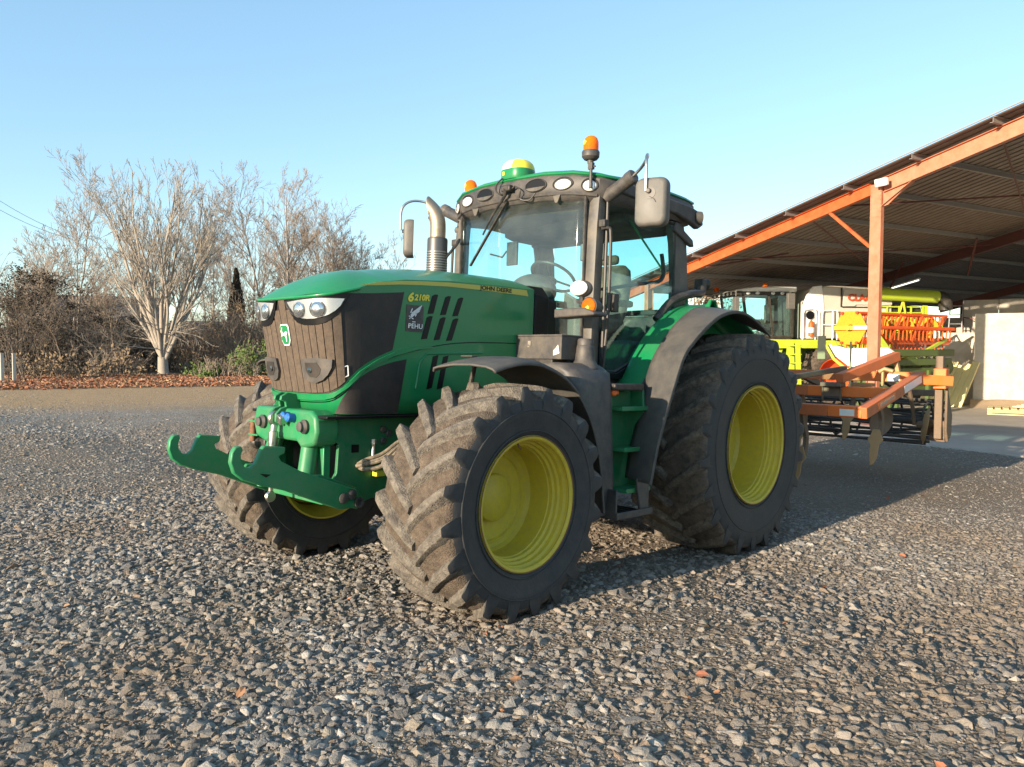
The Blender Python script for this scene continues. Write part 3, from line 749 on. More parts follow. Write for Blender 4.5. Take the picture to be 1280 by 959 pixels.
# steps
st = G()
st.prism([(-1.70, 1.34), (-1.36, 1.34), (-1.30, .62), (-1.62, .62)], (.99, 0, 0), (0, 1, 0), (0, 0, 1), .03)
st.prism([(.99, .62), (1.19, .62), (1.12, 1.36), (.99, 1.36)], (0, -1.325, 0), (1, 0, 0), (0, 0, 1), .025); st.prism([(.99, .62), (1.13, .62), (1.10, 1.36), (.99, 1.36)], (0, -1.70, 0), (1, 0, 0), (0, 0, 1), .025)
stp = st.build('step_unit', ['green_frame'], T, bevel=.008)
for z, y0, x in ((1.215, -1.665, 1.03), (.92, -1.65, 1.05), (.625, -1.64, 1.07)):
    g = G(); g.box((x, (y0-1.34)/2, z), (.26, abs(y0+1.34), .022)); g.box((x+.13, (y0-1.34)/2, z+.004), (.02, abs(y0+1.34), .032)); g.build('step_tread', ['green_hitch'], stp, bevel=.004)
for z in (1.10, .80):
    g = G(); g.lathe([(.012, 0), (.012, .008), (0, .01)], (1.153, -1.325, z), (1, 0, 0), 12); g.build('step_bolt', ['steel'], stp)
g = G(); g.box((1.12, -1.60, .46), (.28, .44, .022)); g.box((1.255, -1.60, .475), (.018, .44, .05)); g.box((1.12, -1.81, .56), (.26, .018, .20))
g.prism([(-1.40, .45), (-1.40, .72), (-1.56, .72), (-1.50, .45)], (1.22, 0, 0), (0, 1, 0), (0, 0, 1), .02)
lo = g.build('bottom_step', ['charcoal'], T, bevel=.006)
g = G()
for k in range(6): g.box((1.12, -1.78+k*.065, .474), (.24, .012, .02))
g.build('step_grip', ['black'], lo)
g = G(); g.box((.98, -1.57, 1.375), (.36, .36, .05)); g.build('cab_step_sill', ['black'], T, bevel=.01)
g = G(); g.lathe([(.025, 0), (.03, .01), (.022, .03), (0, .03)], (1.10, -1.70, 1.335), (1, -.3, 0), 10); g.box((1.10, -1.67, 1.335), (.03, .06, .03)); g.build('battery_cap', ['orange_decal'], T, bevel=.006)
g = G(); g.box((-.78, -1.75, .95), (.7, .75, .85)); g.build('battery_box', ['charcoal'], T, bevel=.05)

# ------------------------------------------------------------------ rear mudguards
for s in (1, -1):
    A = [(-1.275, 1.385), (-1.20, 1.46), (-1.085, 1.62), (-.96, 1.755), (-.81, 1.885), (-.65, 1.985), (-.47, 2.055), (-.25, 2.085), (0, 2.07), (.25, 2.02), (.48, 1.92), (.62, 1.80)]
    f = sheet_along(A, lambda t: [(s*x, h) for x, h in ((.80, -.09), (.815, -.015), (.84, .0), (.90, .006), (1.0, .0), (1.045, -.01), (1.06, -.035), (1.085, -.04))], .014, 'rear_mudguard', ['green'], T, angle=30, sub=6)
    pO = [(-1.615, .70), (-1.56, .90), (-1.505, 1.06), (-1.36, 1.37), (-1.235, 1.61), (-1.09, 1.74), (-.91, 1.86), (-.73, 1.95), (-.54, 2.00), (-.36, 2.01), (-.18, 1.98), (.0, 1.92), (.15, 1.85)]
    pI = [(-1.46, .70), (-1.42, .90), (-1.36, 1.06), (-1.26, 1.37), (-1.16, 1.58), (-1.03, 1.73), (-.88, 1.86), (-.72, 1.96), (-.55, 2.035), (-.36, 2.06), (-.18, 2.055), (.0, 2.03), (.15, 1.99)]
    so = smooth_path([(0, a, b) for a, b in pO], 5); si = smooth_path([(0, a, b) for a, b in pI], 5)
    g = G(); rows = []
    for a_, b_ in zip(si, so):
        row = []
        for k in range(7):
            t = k/6; q = b_.lerp(a_, 1-t); x = lerp(1.06, 1.385, t); q = Vector((s*x, q.y, q.z))
            row.append(q)
        e = b_.copy(); row.append(Vector((s*1.393, b_.y+.012, b_.z-.022)))
        rows.append(row)
    g.grid(rows); g.build('mudguard_extension', ['fender_rubber'], f, angle=40, solid=.012)
    # face plate beside the steps
    g = G(); g.prism([(-1.31, 1.35), (-1.20, 1.45), (-1.28, .60), (-1.34, .60)], (s*1.045, 0, 0), (0, 1, 0), (0, 0, 1), .02, center=True)
    g.build('mudguard_plate', ['charcoal'], f, bevel=.004)
    # inner wheel arch
    A2 = [(-1.22, 1.2)]+[(y, z-.05) for y, z in A[1:]]
    g = G(); g.prism([(-1.25, 1.36)]+A2[1:]+[(.6, 1.2), (-1.2, 1.2)], (s*.79, 0, 0), (0, 1, 0), (0, 0, 1), .02, center=True); g.build('wheel_arch', ['green'], f)
g = G(); g.prism([(-.40, .60), (.60, .60), (.60, 1.5), (-1.15, 1.5), (-1.25, 1.3), (-.9, .9)], (-.5, 0, 0), (0, 1, 0), (0, 0, 1), 1.0); g.build('transmission_housing', ['black'], T, bevel=.03)
# ------------------------------------------------------------------ cab
cab = G().box((0, -.85, 1.455), (1.5, 1.25, .04)).build('cab_base', ['gloss_black'], T, bevel=.006)
for s in (1, -1):
    g = G(); g.prism([(-1.50, 1.44), (-1.25, 1.42), (-1.05, 1.50), (-.80, 1.72), (-.55, 1.92), (-.25, 2.02), (-.22, 2.06), (-.55, 1.98), (-.85, 1.76), (-1.08, 1.55), (-1.27, 1.475), (-1.50, 1.49)], (.7975*s, 0, 0), (0, 1, 0), (0, 0, 1), .045, center=True)
    g.build('door_sill', ['gloss_black'], cab, bevel=.008)
g = G(); g.box((0, -.85, 1.40), (1.48, 1.23, .06)); g.build('cab_floor', ['interior'], cab)
g = G(); g.box((0, -.28, 1.72), (1.3, .25, .55)); g.box((.5, -.62, 1.60), (.3, .6, .3)); g.box((-.5, -.62, 1.70), (.3, .7, .5)); g.build('cab_console', ['interior'], cab, bevel=.04)
# pillars
for s in (1, -1):
    g = G()
    sec = [(-.055, -.045), (.0, -.058), (.045, -.045), (.055, .0), (.045, .045), (-.04, .045)]
    rows = []
    for z, dx, dy in ((1.50, -.012, 0), (1.8, -.008, .0), (2.2, 0, .0), (2.6, .004, .008), (2.84, .004, .03)):
        rows.append([Vector((s*(.745+dx+a), -1.515+dy+b, z)) for a, b in sec+[sec[0]]])
    g.grid(rows); g.build('front_pillar', ['cab_plastic'], cab, angle=50)
    g = G()
    sec = [(-.03, -.03), (.03, -.03), (.035, .10), (.02, .19), (-.04, .19)]
    rows = []
    for z, dy, dx in ((2.02, .02, .01), (2.3, .03, .0), (2.6, .0, -.005), (2.78, -.05, -.01)):
        rows.append([Vector((s*(.775+dx+a), -.46+dy+b*(1.15 if z < 2.2 else 1), z)) for a, b in sec+[sec[0]]])
    g.grid(rows); g.build('rear_pillar', ['cab_plastic'], cab, angle=40)
    # frame round the door glass: front stile and rail
    g = G(); g.tube([(s*.806, -1.455, 1.50), (s*.812, -1.455, 2.2), (s*.806, -1.445, 2.79)], .013, 8); g.build('door_stile', ['black'], cab)
    # slim rod / grab rail
    g = G(); g.tube(smooth_path([(s*.82, -1.53, 2.56), (s*.87, -1.51, 2.565), (s*.885, -1.50, 2.53), (s*.89, -1.50, 2.3), (s*.885, -1.50, 1.9), (s*.86, -1.51, 1.50)], 5), .012, 8); g.build('grab_rail', ['black'], cab)
    g = G(); g.box((s*.83, -1.52, 2.60), (.06, .05, .06)); g.build('rail_bracket', ['black'], cab, bevel=.008)
    # door glass
    dp = [(-1.445, 1.49), (-1.28, 1.485), (-1.09, 1.56), (-.86, 1.77), (-.56, 1.99), (-.47, 2.03), (-.475, 2.76), (-1.43, 2.79)]
    g = G(); g.prism(dp, (s*.795, 0, 0), (0, 1, 0), (0, 0, 1), .006, center=True); dg_ = g.build('door_glass', ['glass'], cab)
    g = G(); g.tube([(s*.80, y, z) for y, z in dp], .011, 6, closed=True); g.build('door_seal', ['black'], dg_)
    # interior door rail
    g = G(); g.tube([(s*.75, -1.40, 2.12), (s*.74, -.62, 2.26)], .014, 8); g.tube(smooth_path([(s*.74, -.66, 2.25), (s*.74, -.58, 2.28), (s*.74, -.54, 2.35), (s*.74, -.58, 2.50)], 4), .018, 8); g.build('door_handle_bar', ['black'], cab)
    g = G(); g.box((s*.80, -1.33, 2.02), (.05, .10, .14)); g.tube([(s*.83, -1.36, 1.96), (s*.83, -1.36, 2.08)], .014, 8); g.build('door_lock', ['black'], cab, bevel=.008)
# hand marks of wiper arm outside door (gas strut)
g = G(); g.tube([(.70, -1.0, 2.72), (.70, -.50, 2.38)], .009, 6); g.build('gas_strut', ['green'], cab)
# windscreen, bulging forward
g = G(); rows = []
for i in range(9):
    z = lerp(1.52, 2.855, i/8); row = []
    for j in range(17):
        x = lerp(-.70, .70, j/16); row.append(Vector((x, -1.565-.085*(1-(x/.70)**2)-.02*(z-2.0)*0, z)))
    rows.append(row)
g.grid(rows); ws = g.build('windscreen', ['windscreen_glass'], cab, angle=60, solid=.006)
for s in (1, -1):
    g = G(); g.tube([(s*.695, -1.572, 1.52), (s*.695, -1.572, 2.85)], .013, 6); g.build('screen_seal', ['black'], ws)
# rear window and header
g = G(); g.box((0, -.285, 2.42), (1.42, .006, .76)); g.build('rear_window', ['glass'], cab)
g = G(); g.box((0, -.285, 2.80), (1.46, .05, .05)); g.box((0, -.285, 2.03), (1.46, .05, .05)); g.build('rear_window_frame', ['black'], cab, bevel=.01)
g = G(); g.box((0, -.98, 2.83), (1.5, 1.10, .05)); g.prism([(-1.50, 2.855), (-1.05, 2.80), (-1.05, 2.70), (-.95, 2.68), (-.4, 2.68), (-.4, 2.80)], (-.68, 0, 0), (0, 1, 0), (0, 0, 1), 1.36); g.build('headliner', ['interior'], cab, bevel=.02)
# roof: dark shell, lamp visor, green cap
def ring_pts(sc, z, k=1., fy=0):
    out = []
    o = [(-.84, -1.46), (-.80, -1.545), (-.62, -1.645), (-.35, -1.69), (0, -1.705), (.35, -1.69), (.62, -1.645), (.80, -1.545), (.84, -1.46), (.845, -1.1), (.845, -.7), (.835, -.38), (.80, -.19), (.66, -.10), (0, -.07), (-.66, -.10), (-.80, -.19), (-.835, -.38), (-.845, -.7), (-.845, -1.1)]
    for x, y in o:
        xx = x*sc; yy = (y+.88)*sc-.88
        zz = z+(.0 if True else 0)-.055*(abs(x)/.84)**3*k*(1 if y < -1.3 else .4)-.02*max(0, (y+.5))
        out.append(Vector((xx, yy, zz)))
    return out+[out[0]]
g = G(); g.grid([ring_pts(.90, 2.80), ring_pts(.955, 2.815), ring_pts(.985, 2.85), ring_pts(1.0, 2.90), ring_pts(1.0, 2.985), ring_pts(.985, 3.005)])
g.add(ring_pts(.90, 2.80)[:-1], [tuple(range(20))]); 
roof = g.build('roof', ['charcoal'], T, angle=35)
g = G(); g.grid([ring_pts(.99, 3.00), ring_pts(1.004, 3.008), ring_pts(1.0, 3.022), ring_pts(.96, 3.04), ring_pts(.80, 3.062), ring_pts(.4, 3.08), ring_pts(.02, 3.085)]); g.build('roof_cap', ['green'], roof, angle=60)
# side trim ribbon below the cap, rear lamp horn
for s in (1, -1):
    g = G(); g.prism([(-1.35, 2.955), (-.35, 2.935), (-.16, 2.90), (-.12, 2.80), (-.20, 2.755), (-.32, 2.79), (-.55, 2.83), (-1.38, 2.86)], (s*.835, 0, 0), (0, 1, 0), (0, 0, 1), .06, center=True); g.build('roof_side', ['charcoal'], roof, bevel=.015)
    g = G(); g.lathe([(.0, 0), (.05, .0), (.058, .03), (.058, .06)], (s*.84, -.24, 2.85), (s*.55, .8, 0), 18); g.build('rear_lamp', ['cab_plastic'], roof)
    g = G(); g.prism([(-.50, 2.78), (-.22, 2.66), (-.20, 2.60), (-.30, 2.62), (-.52, 2.70)], (s*.80, 0, 0), (0, 1, 0), (0, 0, 1), .05, center=True); g.build('rear_gutter', ['charcoal'], roof, bevel=.01)
# six openings in the visor, four with lamps
def front_pt(x):
    return interp(x, [-.84, -.80, -.62, -.35, 0, .35, .62, .80, .84], [-1.46, -1.545, -1.645, -1.69, -1.705, -1.69, -1.645, -1.545, -1.46])
for x, kind, w_, h_ in ((-.735, 'lamp', .062, .052), (-.535, 'lamp', .085, .050), (-.285, 'hole', .10, .052), (.285, 'hole', .10, .052), (.535, 'lamp', .085, .050), (.735, 'lamp', .062, .052)):
    y = front_pt(x); dx = .03; sl = (front_pt(x+dx)-front_pt(x-dx))/(2*dx)
    n_ = Vector((sl, -1, -.05)).normalized(); ex_ = Vector((1, sl, 0)).normalized()
    if abs(x) > .7: n_ = Vector((math.copysign(.55, x), -1, -.1)).normalized(); ex_ = Vector((1, math.copysign(.55, x), 0)).normalized()
    z = 2.925-.055*(abs(x)/.84)**3
    ey_ = Vector((0, 0, 1)); o = Vector((x, y, z))
    ell = [(w_*math.cos(2*PI*i/28), h_*math.sin(2*PI*i/28)*(1 if math.sin(2*PI*i/28) > 0 else .82)) for i in range(28)]
    g = G()
    r0 = [o+ex_*a*1.10+ey_*b*1.12+n_*.004 for a, b in ell]; r1 = [o+ex_*a*1.04+ey_*b*1.05+n_*.012 for a, b in ell]; r2 = [o+ex_*a+ey_*b+n_*.008 for a, b in ell]; r3 = [o+ex_*a*.88+ey_*b*.88-n_*.06 for a, b in ell]
    g.grid([q+[q[0]] for q in (r0, r1, r2)]); rim_ = g.build('lamp_surround', ['charcoal'], roof, angle=60)
    g = G(); g.add([o+ex_*a*.98+ey_*b*.98+n_*.0045 for a, b in ell], [tuple(range(28))], 0, False)
    g.build('lamp_opening', ['gloss_black'], roof)
    if kind == 'lamp':
        g = G(); rr_ = min(w_, h_)*.98
        M = Matrix((ex_, n_, ey_)).transposed()
        g.ball(o+n_*.004-ey_*.002, (w_*.86, .016, h_*.80), 20, 10, 0, M); lw = g.build('work_lamp', ['lamp_white'], roof)
        g = G()
        for q in range(-2, 3): g.beam(o+n_*.0205+ex_*q*w_*.25-ey_*h_*.55*(1-abs(q)*.12), o+n_*.0205+ex_*q*w_*.25+ey_*h_*.5*(1-abs(q)*.12), .003, .003, n_)
        g.build('lamp_rib', ['chrome'], lw)
    else:
        g = G(); g.grid([[o+ex_*lerp(-w_*.9, w_*.9, i/8)+ey_*(-h_*.78*math.sqrt(max(0, 1-(lerp(-.9, .9, i/8))**2)))+n_*.014 for i in range(9)], [o+ex_*lerp(-w_*.95, w_*.95, i/8)+ey_*(-h_*.18)+n_*.006 for i in range(9)]]); g.build('blank_cover', ['cab_plastic'], roof, angle=60)
# visor underside lip
g = G(); g.tube([(x, front_pt(x)+.015, 2.855-.05*(abs(x)/.84)**3) for x in np.linspace(-.78, .78, 25)], .014, 8); g.build('visor_lip', ['charcoal'], roof)
for x in (-.43, .47):
    g = G(); g.prism([(x-.045, 2.85), (x+.045, 2.85), (x+.012, 2.775), (x-.012, 2.775)], (0, front_pt(x)+.03, 0), (1, 0, 0), (0, 0, 1), .02); g.build('screen_clip', ['cab_plastic'], roof, bevel=.004)
# satellite receiver dome
g = G(); o = (.0, -1.60, 3.02)
M = Matrix.Identity(3)
rowsd = []
for z, sc in ((0, .95), (.02, 1.0), (.075, 1.0), (.082, .985)): rowsd.append([Vector((o[0]+a*sc, o[1]+b*sc, o[2]+z)) for a, b in rrect(.27, .24, .10, 8)]); rowsd[-1].append(rowsd[-1][0])
g.grid(rowsd); dome = g.build('satellite_receiver', ['green'], roof, angle=50)
g = G(); g.box((o[0]-.0, o[1]+.0, o[2]-.0), (.12, .10, .03)); g.build('receiver_foot', ['black'], dome)
for half, mm in ((0, 'white'), (1, 'decal_yellow')):
    g = G(); rowsd = []
    for z, sc in ((.082, .985), (.105, .96), (.135, .86), (.158, .66), (.170, .40), (.174, .02)):
        pts = rrect(.27, .24, .10, 8)
        row = []
        for a, b in pts:
            X = a*sc
            X = max(X, .035) if half else min(X, .035)
            row.append(Vector((o[0]+X, o[1]+b*sc, o[2]+z)))
        row.append(row[0]); rowsd.append(row)
    g.grid(rowsd); g.build('dome_shell', [mm], dome, angle=60)
g = G(); g.box((o[0]-.05, o[1]-.121, o[2]+.045), (.022, .004, .03)); g.build('receiver_badge', ['decal_yellow'], dome)
g = G(); g.tube(smooth_path([(-.06, -1.72, 3.03), (-.10, -1.745, 2.98), (-.11, -1.74, 2.93), (-.07, -1.735, 2.90), (.02, -1.735, 2.91), (.10, -1.74, 2.94)], 5), .007, 6); g.tube(smooth_path([(.10, -1.735, 2.94), (.16, -1.74, 2.90), (.14, -1.72, 2.84), (.22, -1.70, 2.82), (.28, -1.69, 2.87)], 5), .006, 6); g.build('receiver_cable', ['black'], dome)
# wiper
g = G(); g.tube([(.02, -1.76, 2.925), (.0, -1.745, 2.88), (-.17, -1.715, 2.74), (-.30, -1.69, 2.60)], [.022, .014, .010, .008], 8)
w_ = g.build('wiper', ['black'], cab)
g = G(); g.beam((-.02, -1.70, 2.84), (-.50, -1.635, 2.36), .012, .022, (0, 1, 0)); g.build('wiper_blade', ['black'], w_)
g = G(); g.box((.02, -1.745, 2.93), (.10, .05, .05)); g.build('wiper_motor', ['black'], w_, bevel=.01)
# beacons
def beacon(x, y, z, pole, tilt=(0, 0, 1)):
    ax = Vector(tilt).normalized(); o = Vector((x, y, z))
    g = G(); g.lathe([(.034, -.005), (.050, .0), (.066, .02), (.068, .055), (.062, .066), (0, .066)], o, ax, 28); g.lathe([(.022, -.03), (.026, 0)], o, ax, 14)
    if pole: g.tube([o+Vector((.01, 0, -.01)), Vector((x+.012, y-.005, z-.10)), Vector((x+.02, y-.015, 2.86))], .012, 8); g.box((x+.012, y-.004, z-.05), (.04, .03, .05)); g.tube([(x-.02, y, z-.055), (x+.05, y, z-.055)], .006, 6)
    b = g.build('beacon', ['charcoal'], roof)
    g = G(); g.lathe([(.058, .066), (.058, .11), (.056, .135), (.046, .160), (.028, .175), (0, .180)], o, ax, 28); g.build('beacon_lens', ['amber'], b)
    g = G(); g.lathe([(.0, .10), (.028, .105), (.034, .13), (.020, .155), (0, .16)], o+Vector((-.012, -.026, -.004)), ax, 14); g.build('beacon_bulb', ['amber_core'], b)
beacon(.748, -1.60, 3.075, True)
beacon(-.775, -1.38, 3.01, False, (-.22, 0, 1))
# mirrors
def mirror(s, arm_end, cc, yaw, face_r):
    g = G(); g.tube([(s*.80, -1.46, 2.80), (s*.835, -1.455, 2.83), (s*1.02, -1.47, 2.915)], [.045, .052, .050], 14); g.lathe([(.050, 0), (.054, .015), (.054, .06), (.045, .07), (0, .07)], (s*1.0, -1.47, 2.908), (s*.9, -.05, .42), 16)
    m_ = g.build('mirror_arm', ['charcoal'], T)
    g = G(); g.tube(smooth_path([(s*1.05, -1.475, 2.93), (s*1.14, -1.50, 2.975), (s*1.235, -1.57, 3.012), (s*1.295, -1.65, 3.012), (s*1.332, -1.715, 2.97), (s*1.35, -1.74, 2.89), (s*1.35, -1.74, 2.735)], 5), .0115, 10); g.build('mirror_tube', ['bright_steel'], m_)
    # housing
    g = G(); rows = []
    M = Matrix.Rotation(yaw, 3, 'Z')
    W_, H_ = .235, .34
    for d, sc in ((.03, .98), (.018, 1.0), (-.01, 1.0), (-.035, .97), (-.052, .90), (-.060, .78)):
        rp = rrect(W_*sc, H_*(1-(1-sc)*.7), .055*sc, 6)
        rows.append([Vector(cc)+M @ Vector((a, d, b)) for a, b in rp]+[Vector(cc)+M @ Vector((rp[0][0], d, rp[0][1]))])
    g.grid(rows); n = len(rows[0])-1
    g.add(rows[-1][:-1], [tuple(range(n))]); g.add(rows[0][:-1], [tuple(range(n-1, -1, -1))])
    hs = g.build('mirror_housing', ['mirror_grey'], m_, angle=45)
    g = G(); rp = rrect(W_*.9, H_*.93, .045, 6); g.add([Vector(cc)+M @ Vector((a, .033, b)) for a, b in rp], [tuple(range(len(rp)))[::-1]]); g.build('mirror_glass', ['chrome'], hs)
    g = G(); g.lathe([(.040, -.055), (.040, -.0625), (0, -.0630)], Vector(cc)+Vector((0, 0, .055)), M @ Vector((0, 1, 0)), 18); g.build('socket', ['black'], hs)
    g = G(); g.lathe([(.018, -.06), (.018, -.075), (.012, -.08), (0, -.08)], Vector(cc)+M @ Vector((-.008, 0, .07)), M @ Vector((0, 1, 0)), 14)
    g.tube([Vector(cc)+M @ Vector(q) for q in smooth_path([(0, -.066, .03), (.03, -.066, .015), (.045, -.064, -.01)], 4)], .002, 5); g.build('mirror_joint', ['charcoal'], hs)
mirror(1, None, (1.36, -1.665, 2.665), R(14), 0)
mirror(-1, None, (-1.30, -1.66, 2.66), R(-42), 0)
g = G(); g.box((-.86, -1.42, 2.66), (.12, .012, .22)); g.tube([(-.92, -1.43, 2.74), (-.80, -1.43, 2.72)], .03, 10); g.build('mirror_bracket', ['mirror_grey'], T, bevel=.004)
# exhaust
ex_x, ex_y = -.60, -1.93
g = G(); g.lathe([(.086, 1.5), (.086, 2.545), (.082, 2.56), (.066, 2.565)], (ex_x, ex_y, 0), (0, 0, 1), 28); e1 = g.build('exhaust_stack', ['exhaust_dark'], T)
g = G()
for k in range(17):
    zz = 2.10+.021*k; g.lathe([(.087, zz), (.0895, zz+.003), (.0895, zz+.008), (.087, zz+.011)], (ex_x, ex_y, 0), (0, 0, 1), 28)
g.build('heat_shield', ['steel'], e1)
pth = smooth_path([(ex_x, ex_y, 2.56), (ex_x, ex_y, 2.66), (ex_x-.010, ex_y-.006, 2.73), (ex_x-.045, ex_y-.03, 2.80), (ex_x-.105, ex_y-.07, 2.865)], 6)
rows = []
g = G()
n = 20
vs = []
for i, p in enumerate(pth):
    a = pth[max(i-1, 0)]; b = pth[min(i+1, len(pth)-1)]; d = (b-a).normalized(); u = Vector((0, 1, 0)).cross(d).normalized(); w = d.cross(u)
    row = []
    for k in range(n+1):
        an = 2*PI*k/n; q = p+(u*math.cos(an)+w*math.sin(an))*.066
        # slanted cut: pull back the lower outer side
        if i > len(pth)-10:
            t = (i-(len(pth)-10))/9; q = q-d*t*.17*(1-math.cos(an))*.5
        row.append(q)
    rows.append(row)
g.grid(rows); g.build('exhaust_outlet', ['exhaust_steel'], e1, angle=70, solid=.004)
g = G(); g.tube(smooth_path([(-.52, -1.90, 2.40), (-.50, -1.80, 2.52), (-.58, -1.70, 2.58), (-.70, -1.62, 2.58)], 5), .012, 8); g.build('exhaust_stay', ['black'], e1)
g = G()
for k in range(16): g.tube([(-.765, -1.545, 2.10+k*.045), (-.79, -1.53, 2.115+k*.045)], .011, 6)
g.build('coiled_cable', ['black'], T)
# turn signal and work lamp on the near front pillar
g = G(); g.prism([(.70, 1.862), (1.07, 1.875), (1.07, 1.895), (.98, 1.93), (.70, 1.93)], (0, -1.75, 0), (1, 0, 0), (0, 0, 1), .16); 
br = g.build('lamp_bracket', ['charcoal'], T, bevel=.012)
for s in (1, -1):
    g = G(); c = Vector((s*.985, -1.86, 1.945)); ax = Vector((s*.12, -1, 0)).normalized()
    g.lathe([(.0, -.16), (.03, -.155), (.05, -.10), (.062, -.03), (.064, 0), (.058, .004)], c, ax, 28); tl_ = g.build('turn_signal', ['charcoal'], T)
    g = G(); g.lathe([(.058, 0), (.054, .012), (.038, .022), (.0, .028)], c, ax, 28); g.build('amber_lens', ['amber'], tl_)
    g = G(); g.ball(c+ax*.012+Vector((0, 0, -.012)), (.022, .018, .020), 12, 8); g.build('signal_bulb', ['amber_core'], tl_)
    g = G(); c = Vector((s*.90, -1.87, 2.075)); ax = Vector((s*-.05, -1, .05)).normalized(); M = Matrix((Vector((1, 0, 0)), ax, Vector((0, 0, 1)))).transposed()
    g.ball(c-ax*.03, (.088, .055, .062), 24, 12, 0, M); wl = g.build('front_work_lamp', ['charcoal'], T)
    g = G(); g.ball(c+ax*.008, (.080, .022, .054), 24, 12, 0, M); g.build('work_lamp_lens', ['lamp_white'], wl)
    g = G(); g.tube([c+Vector((0, .03, -.05)), c+Vector((0, .03, -.13))], .018, 10); g.box(c+Vector((0, .03, -.09)), (.06, .05, .03)); g.build('lamp_stalk', ['black'], wl)
# lower front cab quarter panel (below the windscreen, beside the bonnet)
for s in (1, -1):
    g = G(); g.prism([(s*.44, 1.52), (s*.735, 1.52), (s*.735, 1.86), (s*.68, 1.86), (s*.60, 2.03), (s*.46, 2.10)], (0, -1.50, 0), (1, 0, 0), (0, 0, 1), .02, center=True); g.build('cab_cowl', ['cab_plastic'], T)
g = G(); g.prism([(-.47, 1.45), (.47, 1.45), (.47, 2.04), (.40, 2.12), (-.40, 2.12), (-.47, 2.04)], (0, -1.86, 0), (1, 0, 0), (0, 0, 1), -.16); g.build('bonnet_rear_seal', ['gloss_black'], T, bevel=.01)
# seat, steering wheel, dashboard
g = G(); g.box((0, -.60, 1.90), (.50, .50, .14)); st_ = g.build('driver_seat', ['seat'], T, bevel=.05, bseg=3)
g = G(); rows = []
for z, w_, y_, d_ in ((1.95, .24, -.42, .07), (2.1, .26, -.39, .075), (2.3, .26, -.35, .07), (2.42, .235, -.33, .06), (2.47, .18, -.325, .04)):
    rp = rrect(w_*2, d_*2, d_*.9, 5); rows.append([Vector((a, y_+b, z)) for a, b in rp]+[Vector((rp[0][0], y_+rp[0][1], z))])
g.grid(rows); g.add(rows[-1][:-1], [tuple(range(len(rows[-1])-1))]); g.build('backrest', ['seat'], st_, angle=50)
g = G(); g.box((0, -.32, 2.53), (.20, .07, .09)); g.build('headrest', ['seat'], st_, bevel=.03)
for s in (1, -1):
    g = G(); g.box((s*.31, -.58, 2.10), (.08, .36, .06)); g.build('armrest', ['seat'], st_, bevel=.02)
g = G(); g.box((0, -.6, 1.65), (.35, .4, .4)); g.build('seat_base', ['black'], st_, bevel=.03)
g = G(); o = Vector((0, -1.12, 2.29)); ax = Vector((0, .55, .85)).normalized()
u = ax.orthogonal().normalized(); w = ax.cross(u)
g.tube([o+(u*math.cos(2*PI*i/36)+w*math.sin(2*PI*i/36))*.20 for i in range(36)], .014, 8, closed=True)
for a in (0, 120, 240): g.tube([o-ax*.03, o+(u*math.cos(R(a))+w*math.sin(R(a)))*.20], .010, 6)
g.tube([o-ax*.03, o-ax*.25+Vector((0, -.08, -.12))], .05, 12); g.build('steering_wheel', ['black'], T)
g = G(); g.ball((-.02, -1.36, 2.14), (.24, .15, .15), 24, 12); g.box((0, -1.40, 1.95), (.34, .2, .36)); g.build('dashboard', ['cab_plastic'], T, bevel=.03)
g = G(); g.box((.50, -1.25, 2.35), (.02, .02, .3)); g.box((.50, -1.22, 2.45), (.20, .03, .14), (0, 0, .4)); g.build('monitor', ['black'], T, bevel=.006)
g = G(); g.tube([(-.55, -1.35, 2.5), (-.35, -1.40, 2.45), (-.30, -1.40, 2.50)], .008, 6); g.box((-.22, -1.41, 2.47), (.12, .02, .20)); g.build('phone_holder', ['black'], T, bevel=.004)
# rear linkage
g = G()
for s in (1, -1): g.beam((s*.35, .1, .72), (s*.45, 1.25, .75), .05, .09); g.tube([(s*.40, .45, 1.5), (s*.42, .75, .78)], .03, 8); g.beam((s*.36, .05, 1.45), (s*.4, .5, 1.52), .06, .08)
g.tube([(0, .2, 1.25), (0, 1.25, 1.42)], .035, 10); g.box((0, .25, 1.15), (.5, .4, .5)); g.build('rear_linkage', ['black'], T, bevel=.01)
g = G(); g.lathe([(0, 0), (.03, .0), (.05, .03), (.052, .05), (0, .055)], (.80, .02, 2.30), (0, 1, .1), 16); g.tube([(.80, .0, 2.28), (.72, -.12, 2.20)], .02, 8); g.box((.80, -.03, 2.29), (.09, .07, .10)); g.build('rear_work_lamp', ['black'], T, bevel=.012)
g = G(); g.tube(smooth_path([(.80, -.72, 1.93), (.84, -.55, 2.10), (.88, -.30, 2.18), (.86, -.12, 2.20), (.84, -.08, 2.26)], 5), [.035]*21, 10); g.build('air_hose_cover', ['black'], T)
# ------------------------------------------------------------------ cultivator hitched behind the tractor (world frame)
cu = thing('cultivator', 'worn orange tine cultivator with a bar roller hitched behind the tractor', 'cultivator', (0, 2.2, -.117))
CO = Vector((0, 2.2, -.117))
def cz(y): return .95+.175*(y-2.15)      # the frame rides nose-down
def cl(x, y, z): return Vector((x, y, z))-CO
def cbeam(x0, y0, x1, y1, m='orange_paint', w=.11, h=.12, dz=0, name='frame_beam'):
    g = G(); g.beam(cl(x0, y0, cz(y0)+dz), cl(x1, y1, cz(y1)+dz), w, h); return g.build(name, [m], cu, bevel=.008)
cbeam(-1.5, 2.15, 1.15, 2.15, 'orange_paint'); cbeam(1.15, 2.15, 1.50, 2.15, 'orange_bright')
cbeam(-1.5, 3.05, .55, 3.05, 'orange_paint'); cbeam(.55, 3.05, 1.44, 3.05, 'orange_bright')
cbeam(-1.5, 3.95, .70, 3.95, 'orange_paint'); cbeam(.70, 3.95, 1.44, 3.95, 'orange_bright')
